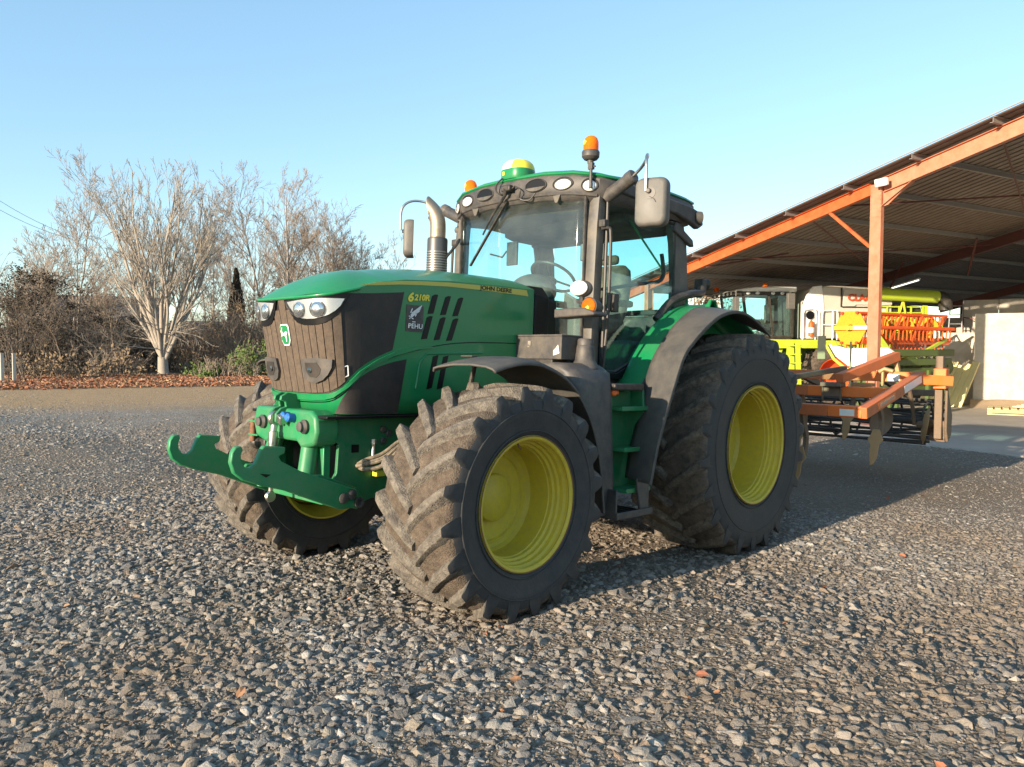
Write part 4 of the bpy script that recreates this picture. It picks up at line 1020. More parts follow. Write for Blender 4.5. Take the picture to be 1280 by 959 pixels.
sb = cbeam(1.50, 2.10, 1.50, 4.02, 'orange_paint'); cbeam(-1.5, 2.10, -1.5, 4.02)
g = G(); p0 = cl(1.557, 3.25, cz(3.25)); p1 = cl(1.557, 3.85, cz(3.85)); g.beam(p0, p1, .003, .085); g.build('side_reflector', ['reflect_white'], sb)
g = G(); p0 = cl(1.557, 2.42, cz(2.42)); p1 = cl(1.557, 2.95, cz(2.95)); g.beam(p0, p1, .003, .070); g.build('side_plate', ['orange_bright'], sb)
g = G(); g.beam(cl(1.28, 2.093, cz(2.1)), cl(1.43, 2.093, cz(2.1)), .003, .07); g.build('front_reflector', ['reflect_white'], cu)
g = G(); g.beam(cl(1.16, 3.893, cz(3.9)), cl(1.30, 3.893, cz(3.9)), .003, .08); g.build('rear_reflector', ['reflect_white'], cu)
g = G()
for q in range(9): y_ = 2.50+q*.048; g.beam(cl(1.5595, y_, cz(y_)-.018), cl(1.5595, y_+.004, cz(y_)+.020), .003, .022 if q % 3 else .032)
g.build('worn_lettering', ['worn_pale'], cu)
# diagonal members and the headstock
for s in (1, -1):
    g = G(); g.beam(cl(s*.12, 2.0, 1.16), cl(s*.62, 3.95, cz(3.95)+.09), .08, .06); g.build('diagonal_brace', ['worn_steel'], cu, bevel=.006)
    g = G(); g.prism([(1.35, .60), (1.60, .60), (2.15, .85), (2.2, 1.10), (1.75, 1.55), (1.6, 1.60)], Vector((s*.35, 0, 0))-CO, (0, 1, 0), (0, 0, 1), .03, center=True); g.build('headstock_plate', ['orange_paint'], cu, bevel=.006)
g = G(); g.beam(cl(-.30, 1.7, 1.50), cl(.30, 1.7, 1.50), .08, .08); g.beam(cl(0, 1.7, 1.5), cl(0, 3.05, cz(3.05)+.1), .07, .09); g.build('headstock_bar', ['orange_paint'], cu, bevel=.006)
g = G(); g.beam(cl(.96, 2.90, 1.265), cl(1.21, 4.05, 1.515), .10, .11); g.build('roller_arm', ['orange_paint'], cu, bevel=.008)
g = G(); g.beam(cl(1.20, 4.02, 1.50), cl(1.24, 4.04, 1.30), .05, .07); g.tube([cl(1.22, 3.4, 1.33), cl(1.28, 3.42, 1.37), cl(1.38, 3.42, 1.34)], .028, 8); g.tube([cl(1.26, 3.42, 1.36), cl(1.26, 3.42, 1.17)], .02, 6); g.box(cl(1.10, 3.25, 1.185), (.24, .14, .04)); g.build('depth_adjuster', ['point_steel'], cu, bevel=.006)
g = G(); g.box(cl(.86, 2.97, 1.19), (.24, .16, .05)); g.tube([cl(.74, 2.975, 1.00), cl(.74, 2.975, 1.24)], .014, 6); g.tube([cl(.95, 2.975, 1.00), cl(.95, 2.975, 1.24)], .014, 6); g.box(cl(.845, 2.985, 1.11), (.20, .02, .13)); g.build('clamp', ['worn_steel'], cu, bevel=.008)
g = G(); g.box(cl(.45, 4.6, 1.45), (.02, .02, .5)); g.box(cl(.30, 4.0, 1.62), (.10, .02, .30)); g.build('marker_plate', ['timber'], cu)
# tines: shank + share
def tine(x, y, lift=0.):
    z = cz(y)-.06
    g = G(); pts = smooth_path([cl(x, y, z+.10), cl(x, y+.05, z-.08), cl(x, y+.13, z-.26), cl(x, y+.08, z-.44), cl(x, y-.02, z-.58+lift)], 5)
    for i in range(len(pts)-1): g.beam(pts[i], pts[i+1]+(pts[i+1]-pts[i])*.05, .035, .075, (0, 1, 0))
    t = g.build('tine', ['worn_steel'], cu, angle=50)
    base = pts[-1]
    g = G()
    outl = [(-.035, .10), (.035, .10), (.055, .04), (.085, -.02), (.045, -.08), (.045, -.20), (.015, -.30), (-.02, -.32), (-.045, -.20), (-.045, -.08), (-.085, -.02), (-.055, .04)]
    g.prism(outl, base+Vector((0, -.02, .02)), (1, 0, 0), Vector((0, .30, .95)).normalized(), .018); g.build('share', ['point_steel'], t, bevel=.004)
    return t
for x, y in ((-1.4, 2.15), (-.65, 2.15), (.1, 2.15), (.85, 2.15), (-1.15, 3.05), (-.4, 3.05), (.45, 3.05), (1.34, 3.05), (-.9, 3.95), (-.1, 3.95), (.69, 3.95)): tine(x, y, .11)
# levelling discs
for x, y, tilt in ((1.45, 4.30, .35), (1.16, 3.62, -.45), (.2, 3.55, .2), (-.6, 4.30, -.3)):
    z = cz(y)-(.66 if x > 1.4 else .46); ax = Vector((math.cos(tilt), math.sin(tilt), -.15)).normalized()
    k_ = 1. if x > 1.3 else .78
    g = G(); g.lathe([(q*k_, h) for q, h in [(0, 0), (.10, .006), (.18, .022), (.23, .045), (.232, .041), (.18, .016), (.10, 0), (0, -.006)]], cl(x, y, z), ax, 30)
    d = g.build('disc', ['point_steel' if x > 1.3 else 'worn_steel'], cu, angle=60)
    g = G(); g.tube([cl(x-.02, y, z), cl(x-.10, y+.02, z), cl(x-.10, y-.05, z+.20), cl(x-.10, y-.30, cz(y-.3))], .025, 8); g.build('disc_arm', ['worn_steel'], d)
# near end post and roller carrier
g = G(); g.beam(cl(1.52, 3.93, cz(3.93)-.02), cl(1.80, 4.16, cz(3.93)-.04), .10, .12); g.box(cl(1.69, 4.14, 1.25), (.14, .14, .24)); g.build('end_bracket', ['orange_bright'], cu, bevel=.008)
g = G(); g.box(cl(1.66, 4.20, 1.02), (.085, .085, 1.0)); g.build('end_post', ['worn_steel'], cu, bevel=.006)
g = G(); g.tube([cl(1.66, 4.26, .72), cl(1.50, 4.28, .68), cl(1.40, 4.35, .66)], .05, 10); g.box(cl(1.67, 4.30, .62), (.10, .16, .26), (.2, 0, 0)); g.prism([(4.20, 1.15), (4.30, 1.0), (4.42, .80), (4.40, .56), (4.28, .48), (4.20, .62)], Vector((1.72, 0, 0))-CO, (0, 1, 0), (0, 0, 1), .03); g.tube([cl(1.55, 4.28, .53), cl(1.72, 4.28, .53)], .05, 12); g.box(cl(1.50, 4.45, .60), (.16, .12, .10)); g.build('roller_bearing', ['worn_steel'], cu, bevel=.006)
for yc, zc, rad in ((4.62, .68, .28), (5.25, .66, .26)):
    g = G(); nb = 11
    for k in range(nb):
        a = 2*PI*k/nb; tw = .5
        g.tube([cl(lerp(-1.42, 1.42, i/6), yc+rad*math.cos(a+tw*i/6), zc+rad*math.sin(a+tw*i/6)) for i in range(7)], .019, 6)
    for i in range(6):
        x = lerp(-1.42, 1.42, i/5); g.tube([cl(x, yc+.24*math.cos(2*PI*k/20), zc+.24*math.sin(2*PI*k/20)) for k in range(20)], .016, 5, closed=True)
    g.tube([cl(-1.45, yc, zc), cl(1.45, yc, zc)], .04, 10)
    g.build('bar_roller', ['roller_steel'], cu)
g = G()
for x in (-1.0, 0, 1.0): g.beam(cl(x, 4.0, cz(4.0)), cl(x, 4.95, 1.05), .06, .08)
g.beam(cl(-1.45, 4.95, 1.03), cl(1.45, 4.95, 1.03), .08, .08); g.build('roller_frame', ['worn_steel'], cu, bevel=.005)

# ------------------------------------------------------------------ shed axes: u down the roof slope, v into the depth
UA = Vector((-.957991, .286797, 0)); VB = Vector((.286797, .957991, 0))
def W(u, v, z): return UA*u+VB*v+Vector((0, 0, z))
SG = -.117
shed = thing('open_shed', 'open steel farm shed with corrugated roof on salmon orange posts', 'shed', W(5.32, 11.2, SG))
SO = W(5.32, 11.2, SG)
def S(u, v, z): return W(u, v, z)-SO
TA = math.tan(R(12.0))
def rz_(u): return 5.456+(5.32-u)*TA       # underside of the sheets
UE, UR, V0, V1 = 14.45, -4.05, 10.78, 50.0
def mz(u): return rz_(u) if u > UR else rz_(UR)-(UR-u)*TA
# roof sheets: box profile, ribs run down the slope
g = G(); pitch = .25; rows = [[], [], []]
v = V0; 
vsq = []
while v < V1:
    for a, h in ((0, 0), (.16, 0), (.175, .022), (.235, .022)): vsq.append((v+a, h))
    v += pitch
vsq.append((V1, 0))
us = list(np.linspace(UE, UR, 12))
g.grid([[S(u, vv, rz_(u)+h) for vv, h in vsq] for u in us], flip=True)
us2 = list(np.linspace(UR, UR-9, 6))
g.grid([[S(u, vv, mz(u)+h) for vv, h in vsq] for u in us2], flip=True)
g.build('roof_sheeting', ['roof_sheet'], shed, angle=25, solid=.004)
g = G(); g.beam(S(UE+.02, V0-.012, rz_(UE)+.03), S(UR, V0-.012, rz_(UR)+.03), .02, .024); g.build('verge_trim', ['roof_edge'], shed)
g = G(); g.beam(S(UE+.05, V0, rz_(UE)-.02), S(UE+.05, V1, rz_(UE)-.02), .12, .14); g.build('eave_gutter', ['purlin'], shed)
# purlins
k = 0; u = UE-.35
while u > UR-.1:
    g = G(); z = rz_(u)-.060; n_ = Vector((0, 0, 1))
    g.beam(S(u, V0+.02, z+.048), S(u, V1, z+.048), .06, .010, (0, 0, 1)); g.beam(S(u+.025, V0+.02, z), S(u+.025, V1, z), .010, .10); g.beam(S(u+.055, V0+.02, z-.048), S(u+.055, V1, z-.048), .06, .010)
    g.build('purlin', ['purlin'], shed); u -= 1.645; k += 1
# frames
for fi, vv in enumerate((11.2, 19.59, 28.0, 36.4, 44.8)):
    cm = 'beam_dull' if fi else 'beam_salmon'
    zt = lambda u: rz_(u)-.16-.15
    cu_ = 5.32
    if fi == 0:
        g = G()
        # square-set I column: flange faces the yard
        p0 = S(cu_, vv, SG+.02); p1 = S(cu_, vv, zt(cu_)+.12)
        g.beam(p0, p1, .115, .27, UA)
        colm = g.build('post', [cm], shed, bevel=.003)
        g = G(); g.box(S(cu_, vv, SG+.012), (.46, .46, .024), (0, 0, R(-16.7))); g.build('base_plate', ['beam_dull'], colm)
        g = G()
        for zz in (4.55, 5.22): g.beam(S(cu_-.14, vv, zz), S(cu_+.14, vv, zz), .13, .012, (0, 0, 1))
        g.build('stiffener', [cm], colm)
        g = G()
        for q in range(7): g.lathe([(.014, 0), (.014, .012), (0, .012)], S(cu_-.115, vv-.058, 4.65+q*.09), -VB, 6); g.lathe([(.014, 0), (.014, .012), (0, .012)], S(cu_+.115, vv-.058, 4.65+q*.09), -VB, 6)
        g.build('bolts', [cm], colm)
        g = G(); g.beam(S(cu_-.10, vv-.0585, .5), S(cu_-.10, vv-.0585, 1.28), .035, .003, VB); g.beam(S(cu_+.10, vv-.0585, .5), S(cu_+.10, vv-.0585, 1.28), .035, .003, VB); g.build('post_dark_slots', ['beam_dull'], colm)  # flat dark strips, the shade of the post's recessed slots put into colour
    # eave column
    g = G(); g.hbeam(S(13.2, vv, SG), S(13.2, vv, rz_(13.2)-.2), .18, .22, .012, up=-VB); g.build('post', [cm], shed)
    # rafters
    def raf(ua, ub, m, h=.27):
        g = G(); g.hbeam(S(ua, vv, rz_(ua)-.11-h/2), S(ub, vv, rz_(ub)-.11-h/2), .14, h, .012); return g.build('rafter', [m], shed)
    if fi == 0:
        raf(14.25, 5.47, 'beam_orange', .27); raf(5.17, UR, 'beam_salmon', .32)
        # haunch
        g = G(); zc = rz_(5.15)-.43
        g.prism([(5.17, zc+.02), (5.17, zc-.30), (5.05, zc-.28), (4.5, zc+.02+.12)], Vector((0, 0, 0))-SO+VB*(vv+.0), UA, (0, 0, 1), .012, center=True)
        g.beam(S(5.17, vv, zc-.29), S(4.48, vv, zc+.13), .14, .012); g.build('haunch', ['beam_salmon'], shed)
        # knee brace on the left side
        g = G(); g.beam(S(5.46, vv-.02, 3.90), S(6.55, vv-.02, rz_(6.55)-.38), .06, .07); g.build('knee_brace', ['beam_orange'], shed)
        for ub in (10.7,): 
            g = G(); g.tube([S(ub, vv, rz_(ub)-.42), S(ub-1.0, vv+2.2, rz_(ub-1.0)-.2)], .025, 6); g.build('roof_brace', ['beam_dull'], shed)
    else:
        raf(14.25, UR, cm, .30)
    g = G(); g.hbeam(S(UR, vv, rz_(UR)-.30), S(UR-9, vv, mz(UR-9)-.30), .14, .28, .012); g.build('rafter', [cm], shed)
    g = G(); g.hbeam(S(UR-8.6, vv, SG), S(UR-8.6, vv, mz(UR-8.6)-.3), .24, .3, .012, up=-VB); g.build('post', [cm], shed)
for (u0, v0_, u1, v1_) in ((6.3, 11.3, 2.9, 19.5), (10.5, 11.3, 7.4, 19.5), (2.7, 11.3, 6.3, 19.5), (7.2, 11.3, 10.9, 19.5), (5.2, 19.7, 9.1, 27.9)):
    g = G(); g.tube([S(u0, v0_, rz_(u0)-.30), S(u1, v1_, rz_(u1)-.30)], .022, 6); g.build('wind_brace', ['beam_dull'], shed)
for vv, u0, u1 in ((19.59, 10.9, 9.4), (19.59, 8.1, 7.1)):
    g = G(); g.beam(S(u0, vv-.1, rz_(u0)-1.0), S(u1, vv-1.4, rz_(u1)-.3), .05, .05); g.build('purlin_brace', ['beam_dull'], shed)
# floodlight and tube lamps hang on the shed
fl = thing('floodlight', 'small white floodlight fixed at the top of the salmon shed post', 'lamp', W(5.07, 10.98, 5.25))
g = G(); g.box((0, 0, 0), (.30, .10, .17), (0.2, 0, R(-20))); g.build('lamp_case', ['white'], fl, bevel=.02)
g = G(); g.box((0, -.056, -.012), (.24, .01, .12), (0.2, 0, R(-20))); g.build('lamp_window', ['lamp_white'], fl)
g = G(); g.beam((0, .05, 0), (0.05, .20, .0), .03, .03); g.build('lamp_arm', ['steel'], fl)
mat('tube_white', (.85, .85, .83), .4, emit=((1, .97, .9), .9))
for i, (u, v, lab) in enumerate(((11.15, 20.6, 'white tube lamp under the roof just right of the shed post'), (6.9, 22.1, 'white tube lamp under the roof at the right edge of the picture'))):
    t = thing('tube_lamp', lab, 'lamp', W(u, v, rz_(u)-.40), group='tube lamps under the shed roof')
    d = (UA*1.0+Vector((0, 0, -TA))).normalized()
    g = G(); g.beam(d*-.8, d*.8, .10, .05); g.build('lamp_batten', ['white'], t, bevel=.006)
    g = G(); g.tube([d*-.76+Vector((0, 0, -.045)), d*.76+Vector((0, 0, -.045))], .022, 8); g.build('lamp_tube', ['tube_white'], t)
    g = G()
    for q in (-.6, .6): g.tube([d*q, d*q+Vector((0, 0, .33))], .006, 5)
    g.build('hanger', ['steel'], t)

# ------------------------------------------------------------------ combine harvester
HX = Vector((-.655, -.755, 0)).normalized(); LY = Vector((-HX.y, HX.x, 0))
Wc = Vector((-5.19, 18.17, SG))-LY*1.45
cmb = thing('combine_harvester', 'lime and white combine harvester parked nose out under the shed roof', 'combine harvester', Wc, math.atan2(HX.y, HX.x))
# own frame: x forward, y towards its left (the yard side)
def part(name, m, fn, parent=cmb, **k):
    g = G(); fn(g); return g.build(name, m if isinstance(m, list) else [m], parent, **k)
for s in (1, -1):
    g = G(); rt, w_ = .92, .62
    prof = [(.50, -.26), (.56, -.29), (.80, -.31), (.88, -.27), (.90, -.2), (.90, .2), (.88, .27), (.80, .31), (.56, .29), (.50, .26)]
    g.lathe(prof, (0, s*1.45, .90), (0, 1, 0), 56)
    for k in range(22):
        for sd in (-1, 1):
            a = 2*PI*(k+(.5 if sd > 0 else 0))/22
            pts = [Vector((math.cos(a+t*.25)*(.905), s*1.45+sd*.30*t, .90+math.sin(a+t*.25)*.905)) for t in (0, .5, 1.0)]
            for i in range(2): g.beam(pts[i], pts[i+1], .05, .05, (pts[i]-Vector((0, s*1.45, .90))))
    wh = g.build('wheel', ['rubber_rear'], cmb, angle=40)
    g = G(); g.lathe([(.50, .26), (.52, .28), (.49, .27), (.46, .16), (.44, .0), (.30, -.04), (.18, -.02), (.15, .05), (0, .06)] if s > 0 else [(.50, -.26), (.52, -.28), (.49, -.27), (.44, 0), (0, 0)], (0, s*1.45, .90), (0, 1, 0), 40); g.build('rim', ['machine_red'], wh, angle=50)
    g = G(); g.lathe([(.30, -.2), (.52, -.22), (.60, -.16), (.60, .16), (.52, .22), (.30, .2), (.28, .05), (0, .05)], (-2.6, s*1.2, .60), (0, 1, 0), 36); g.build('rear_wheel', ['rubber_rear'], cmb, angle=40)
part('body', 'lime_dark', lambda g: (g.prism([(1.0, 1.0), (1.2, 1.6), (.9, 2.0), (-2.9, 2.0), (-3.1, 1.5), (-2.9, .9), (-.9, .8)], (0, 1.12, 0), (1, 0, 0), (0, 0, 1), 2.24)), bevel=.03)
part('upper_body', 'machine_grey', lambda g: (g.prism([(.62, 2.02), (.62, 3.28), (.45, 3.60), (.0, 3.66), (-2.0, 3.62), (-2.0, 2.02)], (0, 1.40, 0), (1, 0, 0), (0, 0, 1), 2.80)), bevel=.05)
part('front_panel', 'machine_white', lambda g: (g.prism([(.95, 2.02), (.95, 2.95), (.80, 3.35), (.60, 3.62), (.30, 3.66), (.22, 3.0), (.22, 2.02)], (0, 1.42, 0), (1, 0, 0), (0, 0, 1), .05), g.prism([(.95, 2.02), (.95, 2.95), (.80, 3.35), (.60, 3.62), (.30, 3.66), (.22, 3.0), (.22, 2.02)], (0, -1.37, 0), (1, 0, 0), (0, 0, 1), .05)), bevel=.02)
bp = part('side_panel', 'machine_grey', lambda g: g.prism([(-.35, 3.02), (-.40, 3.54), (-1.97, 3.52), (-1.97, 3.08), (-1.3, 3.02), (-1.25, 3.07), (-.8, 3.07), (-.75, 3.02)], (0, 1.44, 0), (1, 0, 0), (0, 0, 1), .03), bevel=.012)
lt = None
bpl = put_text('lettering', 'CLAAS', (-.50, 1.4745, 3.20), (-1, 0, 0), (0, 0, 1), .28, 'claas_red', bp, .004, width=.90, bold=.012)
part('panel_gap', 'black', lambda g: (g.box((-.32, 1.425, 3.3), (.035, .04, .6)), g.box((-1.15, 1.425, 3.0), (1.6, .04, .03))))
part('rear_hood', 'black', lambda g: g.prism([(-2.01, 2.05), (-2.01, 3.12), (-3.0, 3.05), (-3.15, 2.2), (-3.0, 1.5), (-2.01, 1.6)], (0, 1.30, 0), (1, 0, 0), (0, 0, 1), 2.6), bevel=.03)
part('rear_grille', 'black', lambda g: g.box((-2.5, 1.31, 2.40), (.86, .03, .30)))
def rails(g):
    for z in (2.70, 2.84, 3.02): g.beam((-1.4, 1.46, z), (-3.05, 1.40, z), .03, .035)
    for k in range(5): g.beam((-1.4-k*.40, 1.46-.012*k, 2.60), (-1.4-k*.40, 1.46-.012*k, 3.04), .04, .04)
    g.box((-3.08, 1.36, 2.80), (.16, .10, .55)); g.beam((-1.4, 1.46, 2.58), (-3.05, 1.40, 2.58), .06, .14)
part('guard_rail', 'lime', rails)
part('unloading_auger', 'lime', lambda g: (g.tube([(-1.2, 1.55, 3.42), (-2.0, 1.60, 3.38), (-3.30, 1.66, 3.32)], .19, 20)))
part('auger_spout', 'black', lambda g: g.tube(smooth_path([(-3.30, 1.66, 3.32), (-3.45, 1.67, 3.29), (-3.55, 1.68, 3.16), (-3.57, 1.68, 2.92)], 4), .20, 16))
part('auger_rest', 'decal_yellow', lambda g: (g.tube([(-2.2, 1.45, 2.8), (-2.25, 1.56, 3.22)], .03, 6), g.tube([(-2.4, 1.45, 2.8), (-2.25, 1.56, 3.22)], .03, 6)))
# cab
part('cab_floor', 'black', lambda g: g.box((1.78, -.05, 2.02), (1.55, 1.9, .10)))
def cabframe(g):
    for x0, y0, x1, y1 in ((2.42, .88, 2.62, .90), (1.02, .92, 1.02, .92), (2.42, -.98, 2.62, -1.0), (1.02, -1.0, 1.02, -1.0)): g.beam((x0, y0, 2.05), (x1-.0, y1, 3.42), .07, .08)
    g.beam((1.62, .92, 2.05), (1.80, .93, 3.42), .06, .06)
    g.beam((2.62, .9, 3.42), (2.62, -1.0, 3.42), .06, .10); g.beam((1.02, .92, 3.42), (2.62, .92, 3.42), .06, .10); g.beam((1.02, .92, 2.08), (2.45, .90, 2.08), .06, .06)
cf = part('cab_frame', 'black', cabframe)
part('cab_glass', 'glass', lambda g: (g.prism([(2.44, 2.1), (2.64, 3.38), (1.06, 3.38), (1.06, 2.1)], (0, .90, 0), (1, 0, 0), (0, 0, 1), .01), g.beam((2.455, -.05, 2.08), (2.63, -.05, 3.4), 1.84, .01, (1, 0, 0)), g.prism([(2.44, 2.1), (2.64, 3.38), (1.06, 3.38), (1.06, 2.1)], (0, -1.0, 0), (1, 0, 0), (0, 0, 1), .01)), cf)
cr = part('cab_roof', 'machine_white', lambda g: g.prism([(2.95, 3.46), (2.85, 3.54), (2.2, 3.63), (.9, 3.65), (.9, 3.48)], (0, 1.0, 0), (1, 0, 0), (0, 0, 1), 2.1), bevel=.04)
part('lamp_bar', 'black', lambda g: (g.box((2.88, -.05, 3.43), (.10, 2.0, .10)), g.box((2.0, .99, 3.43), (1.7, .08, .10))), cr)
for q, (x, y) in enumerate(((2.94, .75), (2.94, .45), (2.94, .1), (2.94, -.3), (2.94, -.7))):
    part('cab_lamp', 'lamp_white', lambda g: g.ball((x, y, 3.43), (.03, .07, .05), 12, 8), cr)
for x in (2.5, 2.2, 1.7, 1.4): part('cab_lamp', 'lamp_white', lambda g: g.ball((x, 1.04, 3.43), (.07, .03, .05), 12, 8), cr)
for y in (.9, -.95): part('beacon', 'amber', lambda g: g.lathe([(.08, 0), (.08, .10), (.05, .15), (0, .16)], (1.9 if y > 0 else 2.8, y, 3.60), (0, 0, 1), 16), cr)
part('cab_seat', 'seat', lambda g: (g.box((1.6, -.05, 2.45), (.55, .55, .15)), g.box((1.35, -.05, 2.80), (.15, .52, .70))), bevel=.04)
part('steering_wheel', 'black', lambda g: (g.tube([(2.1+.08*math.sin(2*PI*i/24), -.05+.19*math.cos(2*PI*i/24), 2.65+.17*math.sin(2*PI*i/24)) for i in range(24)], .018, 6, closed=True), g.tube([(2.1, -.05, 2.65), (2.3, -.05, 2.1)], .05, 8)))
part('console', 'interior', lambda g: (g.box((1.5, -.55, 2.5), (.8, .25, .35)), g.box((2.05, -.7, 2.7), (.05, .3, .25)), g.box((1.05, -.05, 2.7), (.08, 1.7, 1.3))), bevel=.02)
for s in (1, -1): part('mirror', 'mirror_grey', lambda g: (g.tube([(2.7, s*1.0-.02, 3.48), (3.0, s*1.32, 3.46), (3.02, s*1.36, 3.30)], .02, 6), g.box((3.02, s*1.36, 3.05), (.12, .24, .46))), bevel=.04)
part('mirror', 'mirror_grey', lambda g: (g.tube([(1.3, 1.0, 3.45), (1.35, 1.5, 3.44)], .02, 6), g.box((1.35, 1.52, 3.16), (.22, .16, .48))), bevel=.05)
part('platform', 'lime', lambda g: (g.box((1.35, 1.15, 1.93), (1.9, .75, .12)), g.box((1.0, 1.50, 1.82), (2.6, .06, .20)), g.prism([(2.4, 1.85), (2.3, 1.95), (1.4, 1.9), (1.6, 1.4)], (0, 1.35, 0), (1, 0, 0), (0, 0, 1), .05)), bevel=.01)
part('wheel_guard', 'lime', lambda g: g.tube([(.98*math.cos(R(a)), 1.45, .92+1.0*math.sin(R(a))) for a in range(70, 190, 12)], .06, 8))
def ladder_(g):
    for y in (1.62, 2.05): g.beam((1.35, y, 1.90), (1.75 if False else 1.45, y+.35, .35), .05, .14, (1, 0, 0))
    for k in range(6):
        t = (k+.4)/6; g.box((lerp(1.35, 1.45, t), 1.83+.35*t, lerp(1.9, .35, t)), (.22, .46, .03))
    g.prism([(1.25, 1.85), (1.47, 1.85), (1.57, .35), (1.35, .35)], (0, 1.60, 0), (1, 0, 0), (0, 0, 1), .02)
part('ladder', 'lime', ladder_)
def hr(g):
    for x in (.95, .45, -.0): g.tube([(x, 1.52, 1.98), (x, 1.52, 2.86)], .018, 6)
    g.tube(smooth_path([(.95, 1.52, 1.98), (.97, 1.52, 2.8), (.85, 1.52, 2.92), (.62, 1.52, 2.92), (.55, 1.52, 2.8), (.55, 1.52, 1.98)], 4), .018, 6)
    g.tube(smooth_path([(.35, 1.52, 1.98), (.35, 1.52, 2.8), (.25, 1.52, 2.88), (-.1, 1.52, 2.88), (-.15, 1.52, 2.8), (-.15, 1.52, 1.98)], 4), .018, 6); g.tube([(.35, 1.52, 2.45), (-.15, 1.52, 2.45)], .015, 6)
part('hand_rail', 'white', hr)
part('side_window', 'gloss_black', lambda g: g.prism(arc(0, 0, .13, 0, 360, 20)[:-1], (.70, 1.47, 2.74), (-1, 0, 0), (0, 0, 1), .02))
ext = part('fire_extinguisher', 'machine_red', lambda g: g.lathe([(0, 0), (.08, .01), (.085, .05), (.085, .40), (.05, .46), (.025, .50), (0, .52)], (.70, 1.56, 2.08), (0, 0, 1), 16))
part('extinguisher_label', 'white', lambda g: g.lathe([(.087, .12), (.087, .28)], (.70, 1.56, 2.08), (0, 0, 1), 16), ext)
part('belt_cover', 'lime', lambda g: (g.prism([(-.9, 1.9), (-2.1, 1.9), (-2.1, 1.2), (-1.2, 1.05)], (0, 1.32, 0), (1, 0, 0), (0, 0, 1), .04), g.tube([(-.8, 1.36, 1.75), (-2.2, 1.36, 1.25)], .05, 6)), bevel=.01)
for x in (-1.5, -1.95): part('pulley', 'worn_steel', lambda g: g.lathe([(.28, 0), (.30, .02), (.28, .04), (.1, .05), (0, .06)], (x, 1.36, 2.3), (0, 1, 0), 24))
part('feeder_house', 'lime', lambda g: g.prism([(1.0, 1.0), (2.6, .55), (2.75, 1.0), (1.3, 1.75)], (0, .6, 0), (1, 0, 0), (0, 0, 1), 1.2), bevel=.02)
part('headlamp', 'lamp_white', lambda g: g.ball((2.45, 1.1, 2.14), (.09, .10, .10), 14, 10))

# ------------------------------------------------------------------ cutting header standing beside it, reel end to the yard
HO = Vector((0, 0, 0))
hd = thing('header_reel', 'harvester cutting header with orange reel and hexagonal yellow end plate under the shed', 'header', (-2.62, 12.81, SG))
# position: end plate centre at about pixel (1065, 411)
hd.location = (-3.469, 15.092, SG-.205); hd.scale = (1.12, 1.12, 1.12); hd.rotation_euler = (0, 0, math.atan2(VB.y, VB.x))
# own frame: x along the header (into the shed), y to the left, z up
def hp(name, m, fn, **k):
    g = G(); fn(g); return g.build(name, [m] if isinstance(m, str) else m, hd, **k)
cyr, czr, rr_ = 0, 2.205, .42
LH = 3.5
hexp = [(rr_*math.cos(R(60*i+0)), rr_*math.sin(R(60*i+0))) for i in range(6)]
octp = [(a, b) for i in range(6) for a, b in ((rr_*1.0*math.cos(R(60*i-9)), rr_*math.sin(R(60*i-9))), (rr_*math.cos(R(60*i+9)), rr_*math.sin(R(60*i+9))))]
ep = hp('end_plate', 'reel_yellow', lambda g: g.prism(octp, (.0, cyr, czr), (0, 1, 0), (0, 0, 1), .03), bevel=.006)
g = G()
for a, b in hexp: g.lathe([(.035, 0), (.035, .05), (0, .05)], (-.01, cyr+a*.97, czr+b*.97), (-1, 0, 0), 10)
g.build('tine_bearing', ['claas_red'], ep)
hp('reel_arm', 'lime', lambda g: (g.beam((-.06, cyr+.42, czr-.0), (-.06, cyr-.15, czr), .05, .09), g.tube([(-.12, cyr, czr), (0, cyr, czr)], .06, 12)), bevel=.005)
hp('arm_cover', 'white', lambda g: g.beam((-.065, cyr-.14, czr), (-.065, cyr-.50, czr), .05, .09), bevel=.005)
for k in range(6):
    a = R(60*k+0)
    hp('reel_bar', 'machine_red', lambda g: (g.tube([(.03, cyr+rr_*.95*math.cos(a), czr+rr_*.95*math.sin(a)), (LH, cyr+rr_*.95*math.cos(a), czr+rr_*.95*math.sin(a))], .035, 8), [g.beam((x_, cyr+rr_*.95*math.cos(a), czr+rr_*.95*math.sin(a)), (x_+.02, cyr+rr_*.95*math.cos(a)+.03, czr+rr_*.95*math.sin(a)-.28), .012, .03) for x_ in np.arange(.15, LH, .16)]))
def spokes(g):
    for x_ in (1.2, 2.4, LH):
        for k in range(6): a = R(60*k); g.beam((x_, cyr, czr), (x_, cyr+rr_*.9*math.cos(a), czr+rr_*.9*math.sin(a)), .07, .02, (0, 1, .3))
    g.tube([(0, cyr, czr), (LH, cyr, czr)], .09, 12)
hp('reel_panel', 'machine_red', lambda g: (g.beam((.05, -.30, czr-.30), (LH, -.30, czr-.30), .03, .16, (0, -.3, 1)), g.beam((.05, -.40, czr+.02), (LH, -.40, czr+.02), .03, .07), [g.beam((.1+q*.85, -.38, czr-.30), (.55+q*.85, -.36, czr+.30), .03, .06) for q in range(4)]))
hp('reel_shaft', 'machine_red', spokes)
for x_ in (1.0, 2.0, 3.0): hp('reel_disc', 'reel_yellow', lambda g: g.prism(arc(0, 0, rr_*.75, 0, 360, 13)[:-1], (x_, cyr, czr), (0, 1, 0), (0, 0, 1), .02))
for x_ in (1.5, 3.3): hp('inner_disc', 'lime', lambda g: g.prism(arc(0, 0, rr_*.55, 0, 360, 19)[:-1], (x_, cyr, czr), (0, 1, 0), (0, 0, 1), .02))
